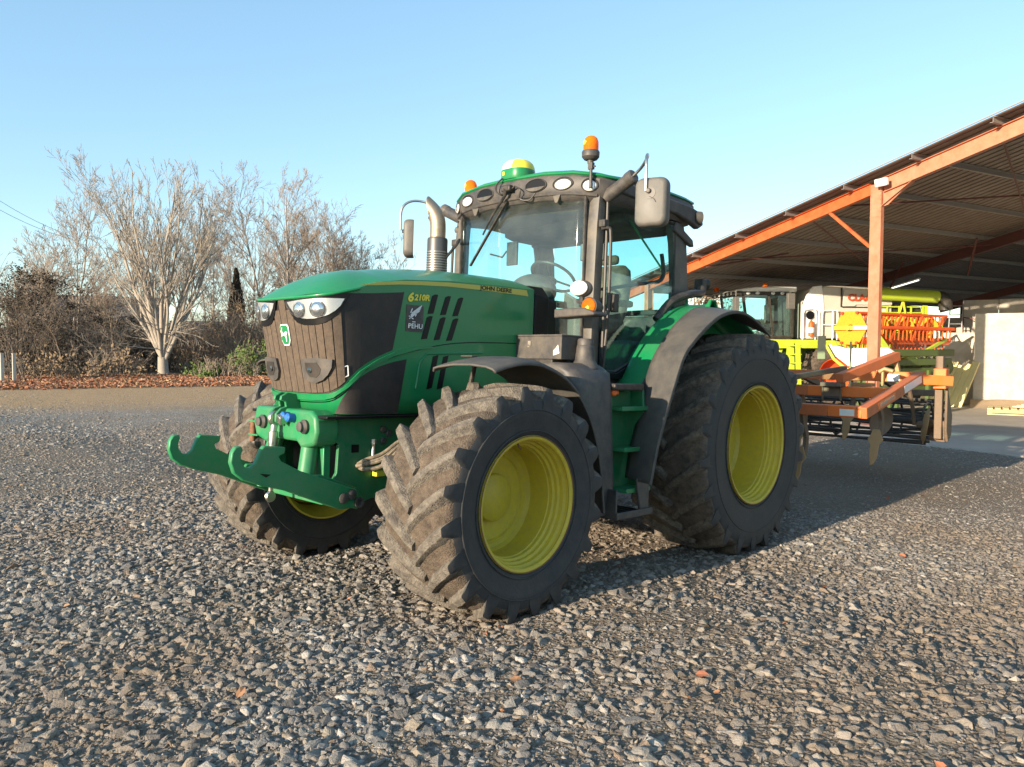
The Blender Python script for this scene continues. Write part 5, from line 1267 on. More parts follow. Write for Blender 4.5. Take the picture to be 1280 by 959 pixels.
hp('reel_support', 'lime', lambda g: (g.beam((1.0, -.55, 1.35), (.4, -.35, 2.1), .10, .14), g.beam((.9, -.6, 1.4), (1.8, -.62, 1.6), .10, .10), g.beam((1.8, -.62, 1.6), (2.8, -.62, 1.95), .07, .08), g.beam((.2, .4, 1.5), (.0, .5, 1.9), .08, .1)), bevel=.01)
# white divider and trough
hp('crop_divider', 'machine_white', lambda g: g.prism([(.62, 1.83), (.10, 1.72), (-.95, 1.75), (-1.15, 1.62), (-.95, 1.38), (-.30, 1.25), (.05, 1.30), (.40, 1.52)], (0, 0, 0), (0, 1, 0), (0, 0, 1), .12), bevel=.03)
hp('divider_edge', 'lime', lambda g: g.tube([(-.02, .66, 1.80), (-.02, .42, 1.46), (-.02, .06, 1.22), (-.02, -.30, 1.18)], .035, 8))
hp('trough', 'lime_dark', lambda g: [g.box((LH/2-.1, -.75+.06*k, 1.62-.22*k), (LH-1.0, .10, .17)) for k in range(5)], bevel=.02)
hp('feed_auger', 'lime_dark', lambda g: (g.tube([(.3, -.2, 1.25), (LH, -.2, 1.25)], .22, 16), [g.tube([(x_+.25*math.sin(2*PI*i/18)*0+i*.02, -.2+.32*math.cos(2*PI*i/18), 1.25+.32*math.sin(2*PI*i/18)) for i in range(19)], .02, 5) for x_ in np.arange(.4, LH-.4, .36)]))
hp('hydraulic_block', 'steel', lambda g: (g.tube([(2.2, -.72, 1.98), (2.2, -.72, 2.15)], .05, 8), g.tube([(2.35, -.72, 1.98), (2.35, -.72, 2.15)], .04, 8)))
def standl(g):
    for x_ in (.8, LH-1.5):
        for y_ in (-.7, .3): g.beam((x_, y_, .183), (x_, y_, 1.2), .08, .08)
        g.beam((x_, -.75, 1.0), (x_, .35, 1.0), .08, .08)
    g.beam((.3, -.2, .95), (LH-1.0, -.2, .95), .12, .12)
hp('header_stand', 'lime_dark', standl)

# ------------------------------------------------------------------ walls, ladder, boards, pallet
mat('concrete_light', (.58, .53, .46), .85, dust=(.40, .32, .22), dust_amt=.28, spread=.3, dscale=1.6, bump=.3, bscale=25, coord='Object')
mat('concrete_grey', (.52, .47, .41), .85, dust=(.28, .24, .19), dust_amt=.3, dscale=1.1, bump=.3, bscale=25)
NB = Vector((.977, .21, 0)).normalized(); ND = Vector((-.21, .977, 0))
def wallbox(name, label, x0, y0, length, z1, m, d=NB, n=ND, th=.16, seams=(), z0=SG-.05, cat='wall', group=None):
    t = thing(name, label, cat, (x0, y0, 0), group=group)
    k = [0]+list(seams)+[length]
    for i in range(len(k)-1):
        a = k[i]+(.006 if i else 0); b = k[i+1]-(.006 if i < len(k)-2 else 0)
        g = G(); p = [d*a, d*b, d*b+n*th, d*a+n*th]
        g.add([q+Vector((0, 0, z0)) for q in p]+[q+Vector((0, 0, z1+.012*((i*7) % 3))) for q in p], [(3, 2, 1, 0), (4, 5, 6, 7), (0, 1, 5, 4), (1, 2, 6, 5), (2, 3, 7, 6), (3, 0, 4, 7)], 0, False)
        g.build('wall_panel', [m], t, bevel=.012)
    return t
wallbox('concrete_wall', 'bright sunlit concrete wall panels at the right edge under the shed', -1.80, 20.45, 8, 2.66, 'concrete_light', seams=(1.35, 2.85, 4.4, 6))
wallbox('concrete_wall', 'taller grey concrete wall behind the bright panels', -2.69, 22.8, 9, 3.20, 'concrete_grey', seams=(.98, 1.9, 3.6, 5.4))
wallbox('concrete_wall', 'low pale concrete wall behind the leaning ladder', -3.10, 21.15, 1.32, 2.11, 'concrete_light', seams=())
wallbox('concrete_wall', 'small grey concrete block with a railing behind the ladder', -3.55, 23.4, .98, 2.66, 'concrete_grey')
rl = thing('railing', 'thin dark steel railing beside the grey concrete wall', 'railing', (-2.62, 22.5, 2.0))
g = G(); 
for z in (.65, .0): g.tube([(-.10, 0, z), (.5, 0, z-.12), (1.2, 0, z-.28)], .018, 6)
g.tube([(.0, 0, -.8), (0, 0, .65)], .02, 6); g.tube([(1.1, 0, -.8), (1.1, 0, .4)], .02, 6); g.build('rail', ['beam_dull'], rl)
# ladder leaning on the low wall
ld = thing('ladder', 'aluminium ladder leaning on the low pale concrete wall', 'ladder', (-2.66, 20.80, SG))
ld.rotation_euler = (0, 0, math.atan2(NB.y, NB.x))
g = G(); tp = Vector((.10, 1.35, 3.28)); 
for x in (0, .36): g.beam((x-.06, 0, 0), Vector((x-.06, 0, 0))+tp, .03, .08, (0, 1, 0))
g.build('ladder_rail', ['alu'], ld)
g = G()
for k in range(11): q = tp*((k+.6)/11.2); g.tube([q+Vector((-.06, 0, 0)), q+Vector((.30, 0, 0))], .017, 6)
g.build('rungs', ['alu'], ld)
g = G()
for x in (.07, .40): g.beam((x-.06, .06, .0), Vector((x-.06, .06, 0))+tp*.55, .03, .08, (0, 1, 0))
g.build('extension_rail', ['alu'], ld)
# leaning boards
for i in range(6):
    labs = ('yellow formwork board leaning at the right end of its row', 'yellow board leaning second from the right end of the row', 'yellow board leaning third from the right end of the row', 'yellow board leaning fourth from the right end of the row', 'pale board leaning fifth from the right end of the row', 'pale board leaning at the left end of the row')
    b = thing('leaning_board', labs[i], 'board', Vector((-1.98, 19.6, SG))-NB*i*.20, group='yellow boards leaning on the concrete wall')
    d = Vector((.30+.02*i, .62, 1.32-.05*(i % 3))); 
    g = G(); g.beam((0, 0, 0), d, .20, .035, (0, -1, .4)); g.build('board_face', ['timber_yellow'], b, bevel=.004)
    g = G(); g.beam(Vector((.085, -.035, 0)), d+Vector((.085, -.035, 0)), .03, .05, (0, -1, .4)); g.build('board_batten', ['timber_yellow'], b)
# pallet with boards
pl = thing('pallet', 'wooden pallet lying in front of the bright concrete wall', 'pallet', (-.22, 17.9, SG))
pl.rotation_euler = (0, 0, .2)
g = G()
for y in (-.5, 0, .5): g.box((0, y, .10), (1.2, .09, .09))
g.build('bearers', ['timber'], pl)
g = G()
for k in range(7): g.box((-.54+k*.18, 0, .16), (.12, 1.05, .022))
for y in (-.5, 0, .5): g.box((0, y, .02), (1.2, .1, .022))
g.build('deck_boards', ['timber_yellow'], pl)
bd = G()
for k in range(3): bd.box((.5+.1*k, .1, .20+.03*k), (1.1, .14, .028), (0, 0, .05*k))
tag(bd.build('timber_offcuts', ['timber_yellow'], None, loc=(-.22, 17.9, SG)), 'short yellow timber boards lying on the pallet', 'timber')
# spoil at the wall foot
g = G(); rows = []
for i in range(30):
    row = []
    for j in range(8):
        t = j/7; p = NB*(i*.22)+ND*(-1.1*(1-t)-.0); h = .26*t**1.3+.05*mnoise.noise(Vector((i*.4, j*.5, 3)))*(t+.05)-.02
        row.append(Vector((p.x-1.85, p.y+20.40, SG+h)))
    rows.append(row)
g.grid(rows); mat('rubble', (.42, .32, .21), .95, dust=(.3, .22, .14), dust_amt=.4, dscale=3, bump=1., bscale=18)
tag(g.build('rubble_bank', ['rubble']), kind='stuff')
# ------------------------------------------------------------------ camera
CAMP = Vector((4.45895254, -6.20605493, 1.60943421))
cR = Vector((0.72314055, 0.69069206, 0.00349802)); cU = Vector((-0.03454015, 0.03110379, 0.99891918)); cF = Vector((-0.68983674, 0.72247978, -0.04634902))
cam = bpy.data.cameras.new('camera'); co = bpy.data.objects.new('camera', cam); col.objects.link(co)
M = Matrix((cR, cU, -cF)).transposed().to_4x4(); M.translation = CAMP; co.matrix_world = M
cam.sensor_width = 36; cam.lens = 980.94/1280*36; cam.clip_end = 3000; cam.clip_start = .05
scene.camera = co

# ------------------------------------------------------------------ ground
def sstep(a, b, x):
    t = np.clip((x-a)/(b-a), 0, 1); return t*t*(3-2*t)
def gh(x, y):
    x = np.asarray(x, float); y = np.asarray(y, float)
    base = -.117*sstep(-2.4, -.4, y)*(1-sstep(9, 26, -x))
    return base
_rs = np.random.RandomState(4)
_w = [(_rs.uniform(.25, 1.4), _rs.uniform(.25, 1.4), _rs.uniform(0, 6), _rs.uniform(0, 6), _rs.uniform(.2, 1)) for _ in range(10)]
def und(x, y):
    h = 0
    for a, b, c, d, e in _w: h = h+e*np.sin(a*x*1.7+b*y*.8+c)*np.sin(b*y*1.3-a*x*.6+d)
    return h*.0045
def slabmask(x, y):
    v = x*VB.x+y*VB.y; u = x*UA.x+y*UA.y
    return (v > 8.55) & (u < 16.8) & (v < 34)
def ghf(x, y):
    x = np.asarray(x, float); y = np.asarray(y, float)
    h = gh(x, y)+und(x, y)
    return np.where(slabmask(x, y), SG-.03, h)
xs = np.unique(np.concatenate([np.linspace(-12, 14, 209), np.linspace(-60, -12, 97), np.linspace(14, 60, 60), -np.geomspace(60, 900, 14), np.geomspace(60, 900, 14)]))
ys = np.unique(np.concatenate([np.linspace(-12, 14, 209), np.linspace(14, 60, 80), np.linspace(-60, -12, 60), -np.geomspace(60, 900, 14), np.geomspace(60, 900, 14)]))
X, Y = np.meshgrid(xs, ys, indexing='ij'); Z = ghf(X, Y)
V = np.stack([X, Y, Z], -1).reshape(-1, 3); ny = len(ys)
I, J = np.meshgrid(np.arange(len(xs)-1), np.arange(ny-1), indexing='ij'); I = I.ravel(); J = J.ravel()
F = np.stack([I*ny+J, (I+1)*ny+J, (I+1)*ny+J+1, I*ny+J+1], -1)
me = bpy.data.meshes.new('ground'); me.from_pydata(V.tolist(), [], F.tolist()); me.polygons.foreach_set('use_smooth', [True]*len(F)); me.update()
ground = bpy.data.objects.new('ground', me); col.objects.link(ground); ground['kind'] = 'structure'

m, n, out = nt('gravel_ground'); N = n.nodes; L = n.links
def node(t, **k):
    x = N.new(t)
    for a, b in k.items(): setattr(x, a, b)
    return x
def math_(op, a, b=None, clamp=False):
    x = N.new('ShaderNodeMath'); x.operation = op; x.use_clamp = clamp
    for i, v in enumerate((a, b)):
        if v is None: continue
        if isinstance(v, (int, float)): x.inputs[i].default_value = v
        else: L.new(v, x.inputs[i])
    return x.outputs[0]
def mixc(f, a, b, bt='MIX'):
    x = N.new('ShaderNodeMixRGB'); x.blend_type = bt
    for i, v in enumerate((f, a, b)):
        if isinstance(v, (int, float)): x.inputs[i].default_value = v
        elif isinstance(v, tuple): x.inputs[i].default_value = (*v, 1)
        else: L.new(v, x.inputs[i])
    return x.outputs[0]
def noise_(vec, sc, det=6, ro=.6):
    x = N.new('ShaderNodeTexNoise'); x.inputs['Scale'].default_value = sc; x.inputs['Detail'].default_value = det; x.inputs['Roughness'].default_value = ro; L.new(vec, x.inputs['Vector']); return x.outputs['Fac']
def ramp_(f, stops):
    x = N.new('ShaderNodeValToRGB'); L.new(f, x.inputs[0]); e = x.color_ramp.elements
    while len(e) < len(stops): e.new(.5)
    for i, (p, c) in enumerate(stops): e[i].position = p; e[i].color = (*c, 1)
    return x.outputs[0]
def mapr(f, a, b, c=0., d=1.):
    x = N.new('ShaderNodeMapRange'); L.new(f, x.inputs[0]); x.inputs[1].default_value = a; x.inputs[2].default_value = b; x.inputs[3].default_value = c; x.inputs[4].default_value = d; return x.outputs[0]
geo = N.new('ShaderNodeNewGeometry'); P = geo.outputs['Position']
sep = N.new('ShaderNodeSeparateXYZ'); L.new(P, sep.inputs[0])
# strip coordinate: distance to the left, across the leaf strip
scoord = math_('ADD', math_('MULTIPLY', sep.outputs[0], -.937), math_('MULTIPLY', sep.outputs[1], .35))
wob = math_('MULTIPLY', math_('SUBTRACT', noise_(P, .35, 4), .5), 3.0)
sw = math_('ADD', scoord, wob)
vor = N.new('ShaderNodeTexVoronoi'); vor.inputs['Scale'].default_value = 34; vor.inputs['Randomness'].default_value = 1; L.new(P, vor.inputs['Vector'])
vor2 = N.new('ShaderNodeTexVoronoi'); vor2.inputs['Scale'].default_value = 60; L.new(P, vor2.inputs['Vector'])
stone = ramp_(vor.outputs['Color'], [(0, (.14, .135, .13)), (.45, (.26, .25, .235)), (.75, (.33, .30, .26)), (1, (.42, .40, .37))])
fines = mixc(noise_(P, 90, 3), (.15, .115, .082), (.27, .22, .165))
dirtm = mapr(noise_(P, .9, 7, .65), .40, .60)
nearc = mixc(mapr(vor.outputs['Distance'], .25, .55), stone, fines)
nearc = mixc(math_('MULTIPLY', dirtm, .75), nearc, fines)
v3 = N.new('ShaderNodeTexVoronoi'); v3.inputs['Scale'].default_value = 11; L.new(P, v3.inputs['Vector'])
farg = mixc(.5, mixc(noise_(P, 14, 6, .7), (.22, .20, .175), (.42, .385, .335)), ramp_(v3.outputs['Color'], [(0, (.16, .15, .14)), (.5, (.27, .25, .22)), (1, (.55, .51, .45))]))
cd = N.new('ShaderNodeCameraData')
dist = N.new('ShaderNodeVectorMath'); dist.operation = 'DISTANCE'; L.new(P, dist.inputs[0]); dist.inputs[1].default_value = (0, 0, 0)
c1 = mixc(mapr(dist.outputs['Value'], 6, 16), nearc, farg)
c1 = mixc(mapr(noise_(P, .25, 5, .6), .46, .64, 0, .75), c1, mixc(noise_(P, 5, 6, .7), (.20, .15, .105), (.33, .26, .185)))
tan = mixc(noise_(P, 2.5, 7, .7), (.36, .235, .13), (.56, .39, .22))
c2 = mixc(mapr(sw, 15.0, 19.0), c1, tan)
grass = mixc(noise_(P, 3, 8, .7), (.09, .075, .05), (.20, .155, .10))
c3 = mixc(mapr(math_('ADD', scoord, math_('MULTIPLY', wob, .3)), 26.5, 27.5), c2, grass)
field = mixc(noise_(P, 1.2, 6, .7), (.30, .26, .18), (.44, .38, .27))
c4 = mixc(mapr(scoord, 56, 60), c3, field)
# ground to the right, beyond the shed: bare soil
b = N.new('ShaderNodeBsdfPrincipled'); L.new(b.outputs[0], out.inputs[0]); L.new(c4, b.inputs['Base Color']); b.inputs['Roughness'].default_value = .95; b.inputs['Specular IOR Level'].default_value = .2
hgt = math_('ADD', math_('MULTIPLY', vor.outputs['Distance'], -1.0), math_('MULTIPLY', vor2.outputs['Distance'], -.5))
hgt = math_('ADD', hgt, math_('MULTIPLY', noise_(P, 60, 5), .8))
bp = N.new('ShaderNodeBump'); bp.inputs['Strength'].default_value = 1.; bp.inputs['Distance'].default_value = .035; L.new(hgt, bp.inputs['Height']); L.new(bp.outputs[0], b.inputs['Normal'])
ground.data.materials.append(m)

# concrete floor under the shed
g = G(); 
rows = []
for i in range(2): pass
pts = [W(16.6, 8.73, SG), W(-22, 8.73, SG), W(-22, 33.5, SG), W(16.6, 33.5, SG)]
g.add([p+Vector((0, 0, -.12)) for p in pts]+[p+Vector((0, 0, .004)) for p in pts], [(0, 1, 2, 3), (7, 6, 5, 4), (0, 4, 5, 1), (1, 5, 6, 2), (2, 6, 7, 3), (3, 7, 4, 0)], 0, False)
mat('slab', (.42, .385, .34), .85, dust=(.30, .26, .21), dust_amt=.35, dscale=.7, bump=.2, bscale=30, vary=.15)
tag(g.build('concrete_floor', ['slab']), kind='structure')

# ------------------------------------------------------------------ gravel: loose stones scattered over the yard
rs = np.random.RandomState(11)
rockcol = bpy.data.collections.new('rock_shapes')
m, n, out = nt('stone'); N = n.nodes; L = n.links
oi = N.new('ShaderNodeObjectInfo'); 
geo = N.new('ShaderNodeTexCoord'); P = geo.outputs['Object']
c = ramp_(oi.outputs['Random'], [(0, (.11, .112, .115)), (.18, (.18, .182, .182)), (.40, (.255, .25, .24)), (.60, (.34, .33, .305)), (.74, (.35, .29, .22)), (.85, (.44, .41, .37)), (.95, (.58, .55, .50)), (1, (.28, .19, .13))])
c = mixc(math_('MULTIPLY', noise_(P, 2.2, 6, .7), .55), c, (.20, .165, .125))
c = mixc(mapr(noise_(oi.outputs['Location'], .42, 5, .6), .42, .62, .08, .62), c, (.235, .170, .112))
b = N.new('ShaderNodeBsdfPrincipled'); L.new(b.outputs[0], out.inputs[0]); L.new(c, b.inputs['Base Color']); b.inputs['Roughness'].default_value = .85; b.inputs['Specular IOR Level'].default_value = .3
bp = N.new('ShaderNodeBump'); bp.inputs['Strength'].default_value = .5; bp.inputs['Distance'].default_value = .1; L.new(noise_(P, 5, 6, .7), bp.inputs['Height']); L.new(bp.outputs[0], b.inputs['Normal'])
stone_m = m
for k in range(14):
    bm = bmesh.new(); npt = 14 if k < 9 else 10
    for q in range(npt):
        v = Vector(rs.normal(size=3)).normalized()*rs.uniform(.75, 1.0)
        bm.verts.new((v.x*1.0, v.y*rs.uniform(.6, .9), v.z*rs.uniform(.35, .62)))
    r = bmesh.ops.convex_hull(bm, input=bm.verts)
    bmesh.ops.delete(bm, geom=[v for v in bm.verts if not v.link_faces], context='VERTS')
    bmesh.ops.bevel(bm, geom=bm.edges[:], offset=.07, segments=1, affect='EDGES') if k < 9 else None
    me = bpy.data.meshes.new('rock'); bm.to_mesh(me); bm.free(); me.materials.append(stone_m)
    o = bpy.data.objects.new('rock_shape', me); rockcol.objects.link(o)
# points
def wedge(n, d0, d1, pw, a0=-46, a1=46):
    t = rs.rand(n); d = (d0**pw+t*(d1**pw-d0**pw))**(1/pw)
    yaw = math.atan2(cF.y, cF.x); a = yaw+np.radians(rs.uniform(a0, a1, n))
    return CAMP.x-1.3*math.cos(yaw)+d*np.cos(a), CAMP.y-1.3*math.sin(yaw)+d*np.sin(a), d
pts = []
def scat(n, d0, d1, pw, s0, s1, big=0., keep=1.):
    x, y, d = wedge(int(n*(2.5 if d0 < 3 else 1.3)), d0+1.3, d1+1.3, pw, *((-66, 66) if d0 < 3 else (-54, 54)))
    n = len(x); s = rs.lognormal(math.log(s0), s1, n); 
    # barer, finer patches
    nz = und(x*1.9+3, y*1.9-5)/.0045
    tr = np.exp(-((x-.6)**2/1.6+(y+0.4)**2/9))        # packed earth beside the wheels
    n3 = np.sin(x*.55+1.2*np.sin(y*.31)+.6)*np.sin(y*.42+1.1*np.sin(x*.37)+2.1)
    lane = np.clip(nz*.45+.1, 0, 1)*.28+tr*.5+np.clip(n3*1.6-.45, 0, 1)*.60
    ok = rs.rand(n) > lane*(.75 if s0 < .03 else .9)
    v = x*VB.x+y*VB.y; u = x*UA.x+y*UA.y
    ok &= ~((v > 8.62) & (u < 16.8))
    sc_ = -.937*x+.35*y
    ok &= (rs.rand(n) > sstep(18, 29, sc_)*.93)
    # the packed yard in front of the shed and behind the tractor has finer stone
    fine = sstep(-1.5, 3, y)*.45
    s = s*(1-fine)
    x, y, s, d = x[ok], y[ok], s[ok], d[ok]
    pts.append(np.stack([x, y, ghf(x, y)-s*.10, s], -1))
scat(5200, 1.6, 9, 1.8, .052, .26)
scat(34000, 1.6, 9.5, 1.7, .031, .34)
scat(60000, 1.6, 10, 1.5, .0145, .35)
scat(50000, 1.6, 9, 1.3, .0075, .3)
scat(85000, 7, 19, 1.35, .023, .40)
scat(60000, 13, 32, 1.25, .036, .35)
PT = np.concatenate(pts); PT[:, 3] = np.clip(PT[:, 3], .004, .075)
# keep stones out from under the tyres
for cx, cy, hw_, hl in ((1.065, -2.82, .30, .22), (-1.065, -2.82, .30, .22), (1.03, 0, .37, .30), (-1.03, 0, .37, .30)):
    k_ = (abs(PT[:, 0]-cx) < hw_) & (abs(PT[:, 1]-cy) < hl); PT[k_, 2] -= .03
n_ = len(PT)
me = bpy.data.meshes.new('gravel'); me.vertices.add(n_); me.vertices.foreach_set('co', PT[:, :3].astype('f').ravel())
at = me.attributes.new('scl', 'FLOAT', 'POINT'); at.data.foreach_set('value', PT[:, 3].astype('f'))
rot = np.stack([rs.normal(0, .28, n_), rs.normal(0, .28, n_), rs.uniform(0, 6.28, n_)], -1)
at = me.attributes.new('rot', 'FLOAT_VECTOR', 'POINT'); at.data.foreach_set('vector', rot.astype('f').ravel())
at = me.attributes.new('idx', 'INT', 'POINT'); at.data.foreach_set('value', rs.randint(0, 14, n_).astype('i'))
def scatter_obj(name, me, coll):
    gv = bpy.data.objects.new(name, me); col.objects.link(gv)
    ng = bpy.data.node_groups.new(name+'_nodes', 'GeometryNodeTree')
    ng.interface.new_socket('Geometry', in_out='INPUT', socket_type='NodeSocketGeometry'); ng.interface.new_socket('Geometry', in_out='OUTPUT', socket_type='NodeSocketGeometry')
    gi = ng.nodes.new('NodeGroupInput'); go = ng.nodes.new('NodeGroupOutput')
    mp = ng.nodes.new('GeometryNodeMeshToPoints')
    ip = ng.nodes.new('GeometryNodeInstanceOnPoints'); ci = ng.nodes.new('GeometryNodeCollectionInfo'); ci.inputs[0].default_value = coll; ci.inputs['Separate Children'].default_value = True; ci.inputs['Reset Children'].default_value = True
    def attr(nm, t):
        a = ng.nodes.new('GeometryNodeInputNamedAttribute'); a.data_type = t; a.inputs[0].default_value = nm; return a.outputs[0]
    ng.links.new(gi.outputs[0], mp.inputs[0]); ng.links.new(mp.outputs[0], ip.inputs['Points']); ng.links.new(ci.outputs[0], ip.inputs['Instance'])
    ip.inputs['Pick Instance'].default_value = True
    ng.links.new(attr('idx', 'INT'), ip.inputs['Instance Index'])
    e2 = ng.nodes.new('FunctionNodeEulerToRotation'); ng.links.new(attr('rot', 'FLOAT_VECTOR'), e2.inputs[0]); ng.links.new(e2.outputs[0], ip.inputs['Rotation'])
    ng.links.new(attr('scl', 'FLOAT'), ip.inputs['Scale'])
    ng.links.new(ip.outputs[0], go.inputs[0])
    md = gv.modifiers.new('scatter', 'NODES'); md.node_group = ng
    return gv
gv = scatter_obj('gravel', me, rockcol); gv['kind'] = 'stuff'
# fallen leaves
leafcol = bpy.data.collections.new('leaf_shapes')
m, n, out = nt('dead_leaf'); N = n.nodes; L = n.links
oi = N.new('ShaderNodeObjectInfo')
c = ramp_(oi.outputs['Random'], [(0, (.24, .085, .045)), (.35, (.33, .125, .06)), (.6, (.38, .20, .10)), (.8, (.18, .085, .05)), (.93, (.45, .32, .18)), (1, (.11, .06, .035))])
b = N.new('ShaderNodeBsdfPrincipled'); L.new(b.outputs[0], out.inputs[0]); L.new(c, b.inputs['Base Color']); b.inputs['Roughness'].default_value = .8
leaf_m = m
for k in range(4):
    me = bpy.data.meshes.new('leaf'); q = []
    for (x, y) in ((-1, 0), (-.5, .5), (.2, .55), (1, 0), (.3, -.5), (-.5, -.45)): q.append((x, y, .25*abs(y)*rs.uniform(.5, 2)+rs.uniform(-.1, .2)*x))
    q.append((0, 0, 0)); me.from_pydata(q, [], [(i, (i+1) % 6, 6) for i in range(6)]); me.materials.append(leaf_m)
    o = bpy.data.objects.new('leaf_shape', me); leafcol.objects.link(o)
def leaf_points(x, y, s, lift=.02):
    n_ = len(x); me = bpy.data.meshes.new('leaves'); me.vertices.add(n_)
    me.vertices.foreach_set('co', np.stack([x, y, ghf(x, y)+lift*rs.rand(n_)+.004], -1).astype('f').ravel())
    at = me.attributes.new('scl', 'FLOAT', 'POINT'); at.data.foreach_set('value', s.astype('f'))
    rot = np.stack([rs.normal(0, .5, n_), rs.normal(0, .5, n_), rs.uniform(0, 6.28, n_)], -1)
    at = me.attributes.new('rot', 'FLOAT_VECTOR', 'POINT'); at.data.foreach_set('vector', rot.astype('f').ravel())
    at = me.attributes.new('idx', 'INT', 'POINT'); at.data.foreach_set('value', rs.randint(0, 4, n_).astype('i'))
    return me
nl = 60000
D2 = np.array([.35, .937]); N2 = np.array([-.937, .35])
s_ = 27.4+rs.rand(nl)**1.25*14.5+rs.normal(0, .5, nl); t_ = rs.uniform(-24, 30, nl)
xy = s_[:, None]*N2+t_[:, None]*D2
ll = scatter_obj('leaf_litter', leaf_points(xy[:, 0], xy[:, 1], rs.uniform(.045, .10, nl), .05), leafcol); ll['kind'] = 'stuff'
x, y, d = wedge(150, 2.0, 12, 1.3); sl = rs.uniform(.015, .035, 150)
k_ = ~((x*VB.x+y*VB.y) > 8.6); x, y, sl = x[k_], y[k_], sl[k_]
lv = scatter_obj('scattered_leaves', leaf_points(x, y, sl, .015), leafcol); lv['kind'] = 'stuff'

# ------------------------------------------------------------------ trees
mat('bark_pale', (.35, .31, .26), .85, dust=(.22, .17, .13), dust_amt=.25, dscale=6, vary=.2)
mat('bark_grey', (.33, .275, .225), .9, dust=(.18, .15, .12), dust_amt=.2, dscale=5, vary=.2)
mat('bark_dark', (.14, .11, .085), .95)
mat('twig_brown', (.30, .235, .18), .95, vary=.25, dscale=2)
mat('leaf_dark', (.055, .045, .032), .85, vary=.4, dscale=3)
mat('leaf_green', (.09, .14, .025), .7, vary=.4, dscale=3)
mat('leaf_brown', (.22, .15, .085), .85, vary=.35, dscale=3)
mat('conifer', (.055, .045, .03), .9, vary=.3, dscale=3)

def fast_tubes(segs, name, m, parent):
    """segs = list of (polyline, radii): one mesh of thin tubes"""
    vs = []; fs = []
    for pts, rad in segs:
        K = len(pts); n = 7 if rad[0] > .05 else (4 if rad[0] > .02 else 3)
        o = len(vs); prev = None
        for i in range(K):
            a = pts[max(i-1, 0)]; b = pts[min(i+1, K-1)]; d = b-a
            if d.length < 1e-6: d = Vector((0, 0, 1))
            d.normalize()
            if prev is None:
                u = d.cross(Vector((.3, .2, 1)));
                if u.length < .05: u = d.cross(Vector((1, 0, 0)))
                u.normalize()
            else:
                u = (prev-d*prev.dot(d)); u.normalize()
            prev = u; w = d.cross(u); r = rad[i]; p = pts[i]
            for k in range(n):
                c, s = math.cos(2*PI*k/n)*r, math.sin(2*PI*k/n)*r
                vs.append((p.x+u.x*c+w.x*s, p.y+u.y*c+w.y*s, p.z+u.z*c+w.z*s))
        for i in range(K-1):
            for k in range(n):
                k2 = (k+1) % n; fs.append((o+i*n+k, o+i*n+k2, o+(i+1)*n+k2, o+(i+1)*n+k))
    me = bpy.data.meshes.new(name); me.from_pydata(vs, [], fs); me.materials.append(MATS[m]); me.polygons.foreach_set('use_smooth', [True]*len(fs)); me.update()
    ob = bpy.data.objects.new(name, me); col.objects.link(ob); ob.parent = parent
    return ob

def grow(rg, segs, p, d, length, r, level, maxlev, up, wob, kids, spread, minr):
    K = max(3, int(length/.45)) if level < 2 else 4
    pts = [p.copy()]; rad = [r]; q = p.copy(); dd = d.copy()
    for i in range(K):
        dd = (dd+Vector((rg.uniform(-wob, wob), rg.uniform(-wob, wob), rg.uniform(-wob, wob)*.6+up*(1 if level else .6)))).normalized()
        q = q+dd*(length/K); pts.append(q.copy()); rad.append(max(minr, r*(1-.80*(i+1)/K)))
    segs[min(level, 2)].append((pts, rad))
    if level >= maxlev: return
    nk = kids[level]
    for j in range(nk):
        t = rg.uniform(.18, .97) if level else rg.uniform(.3, .97)
        f = t*K; i0 = min(int(f), K-1); bp_ = pts[i0].lerp(pts[i0+1], f-i0)
        ax = (pts[i0+1]-pts[i0]).normalized(); o_ = ax.orthogonal().normalized(); o_.rotate(Matrix.Rotation(rg.uniform(0, 2*PI), 3, ax))
        sp = spread*rg.uniform(.6, 1.25)
        nd = (ax*math.cos(sp)+o_*math.sin(sp)).normalized()
        grow(rg, segs, bp_, nd, length*rg.uniform(.28, .55)*(1.1-.5*t), max(minr, r*(1-.75*t)*.55), level+1, maxlev, up, wob*1.15, kids, spread, minr)

def tree(name, label, x, y, H, stems, seed, bark, tw, kids=(9, 7, 5), spread=.6, tilt=.35, up=.05, r0=.09, minr=.006, group='bare trees along the far side of the yard', trunk=1.0, tr=.22, droop=0, maxlev=3, z=0., cat='tree'):
    rg = random.Random(seed)
    t = thing(name, label, cat, (x, y, z), group=group)
    segs = ([], [], [])
    tp = []
    for i in range(6): tp.append(Vector((.012*i, -.008*i, trunk*i/5-.1)))
    segs[0].append((tp, [tr*(1.25 if i == 0 else 1-.03*i) for i in range(6)]))
    for k in range(stems):
        a = 2*PI*(k+rg.uniform(-.3, .3))/max(1, stems); tl = tilt*(.12+1.25*rg.random()**.8) if stems > 1 else rg.uniform(0, .06)
        d = Vector((math.cos(a)*math.sin(tl), math.sin(a)*math.sin(tl), math.cos(tl)))
        h = (H-trunk)*rg.uniform(.84, 1.0)*(1-.30*(tl/.62)**1.6)
        grow(rg, segs, tp[-1]-Vector((0, 0, rg.uniform(.1, .5)*min(1, trunk))), d, h, r0*rg.uniform(.75, 1.15), 0, maxlev, up, .07, kids, spread, minr)
    for k in range(droop):
        a = rg.uniform(0, 2*PI); d = Vector((math.cos(a), math.sin(a), rg.uniform(-.02, .55))).normalized()
        grow(rg, segs, Vector((0, 0, rg.uniform(trunk, trunk+1.6))), d, rg.uniform(2.2, 4.6), .035, 1, maxlev, -.015, .16, kids, spread, minr)
    fast_tubes(segs[0], 'trunk', bark, t); fast_tubes(segs[1], 'limbs', bark, t); fast_tubes(segs[2], 'crown', tw, t)
    return t
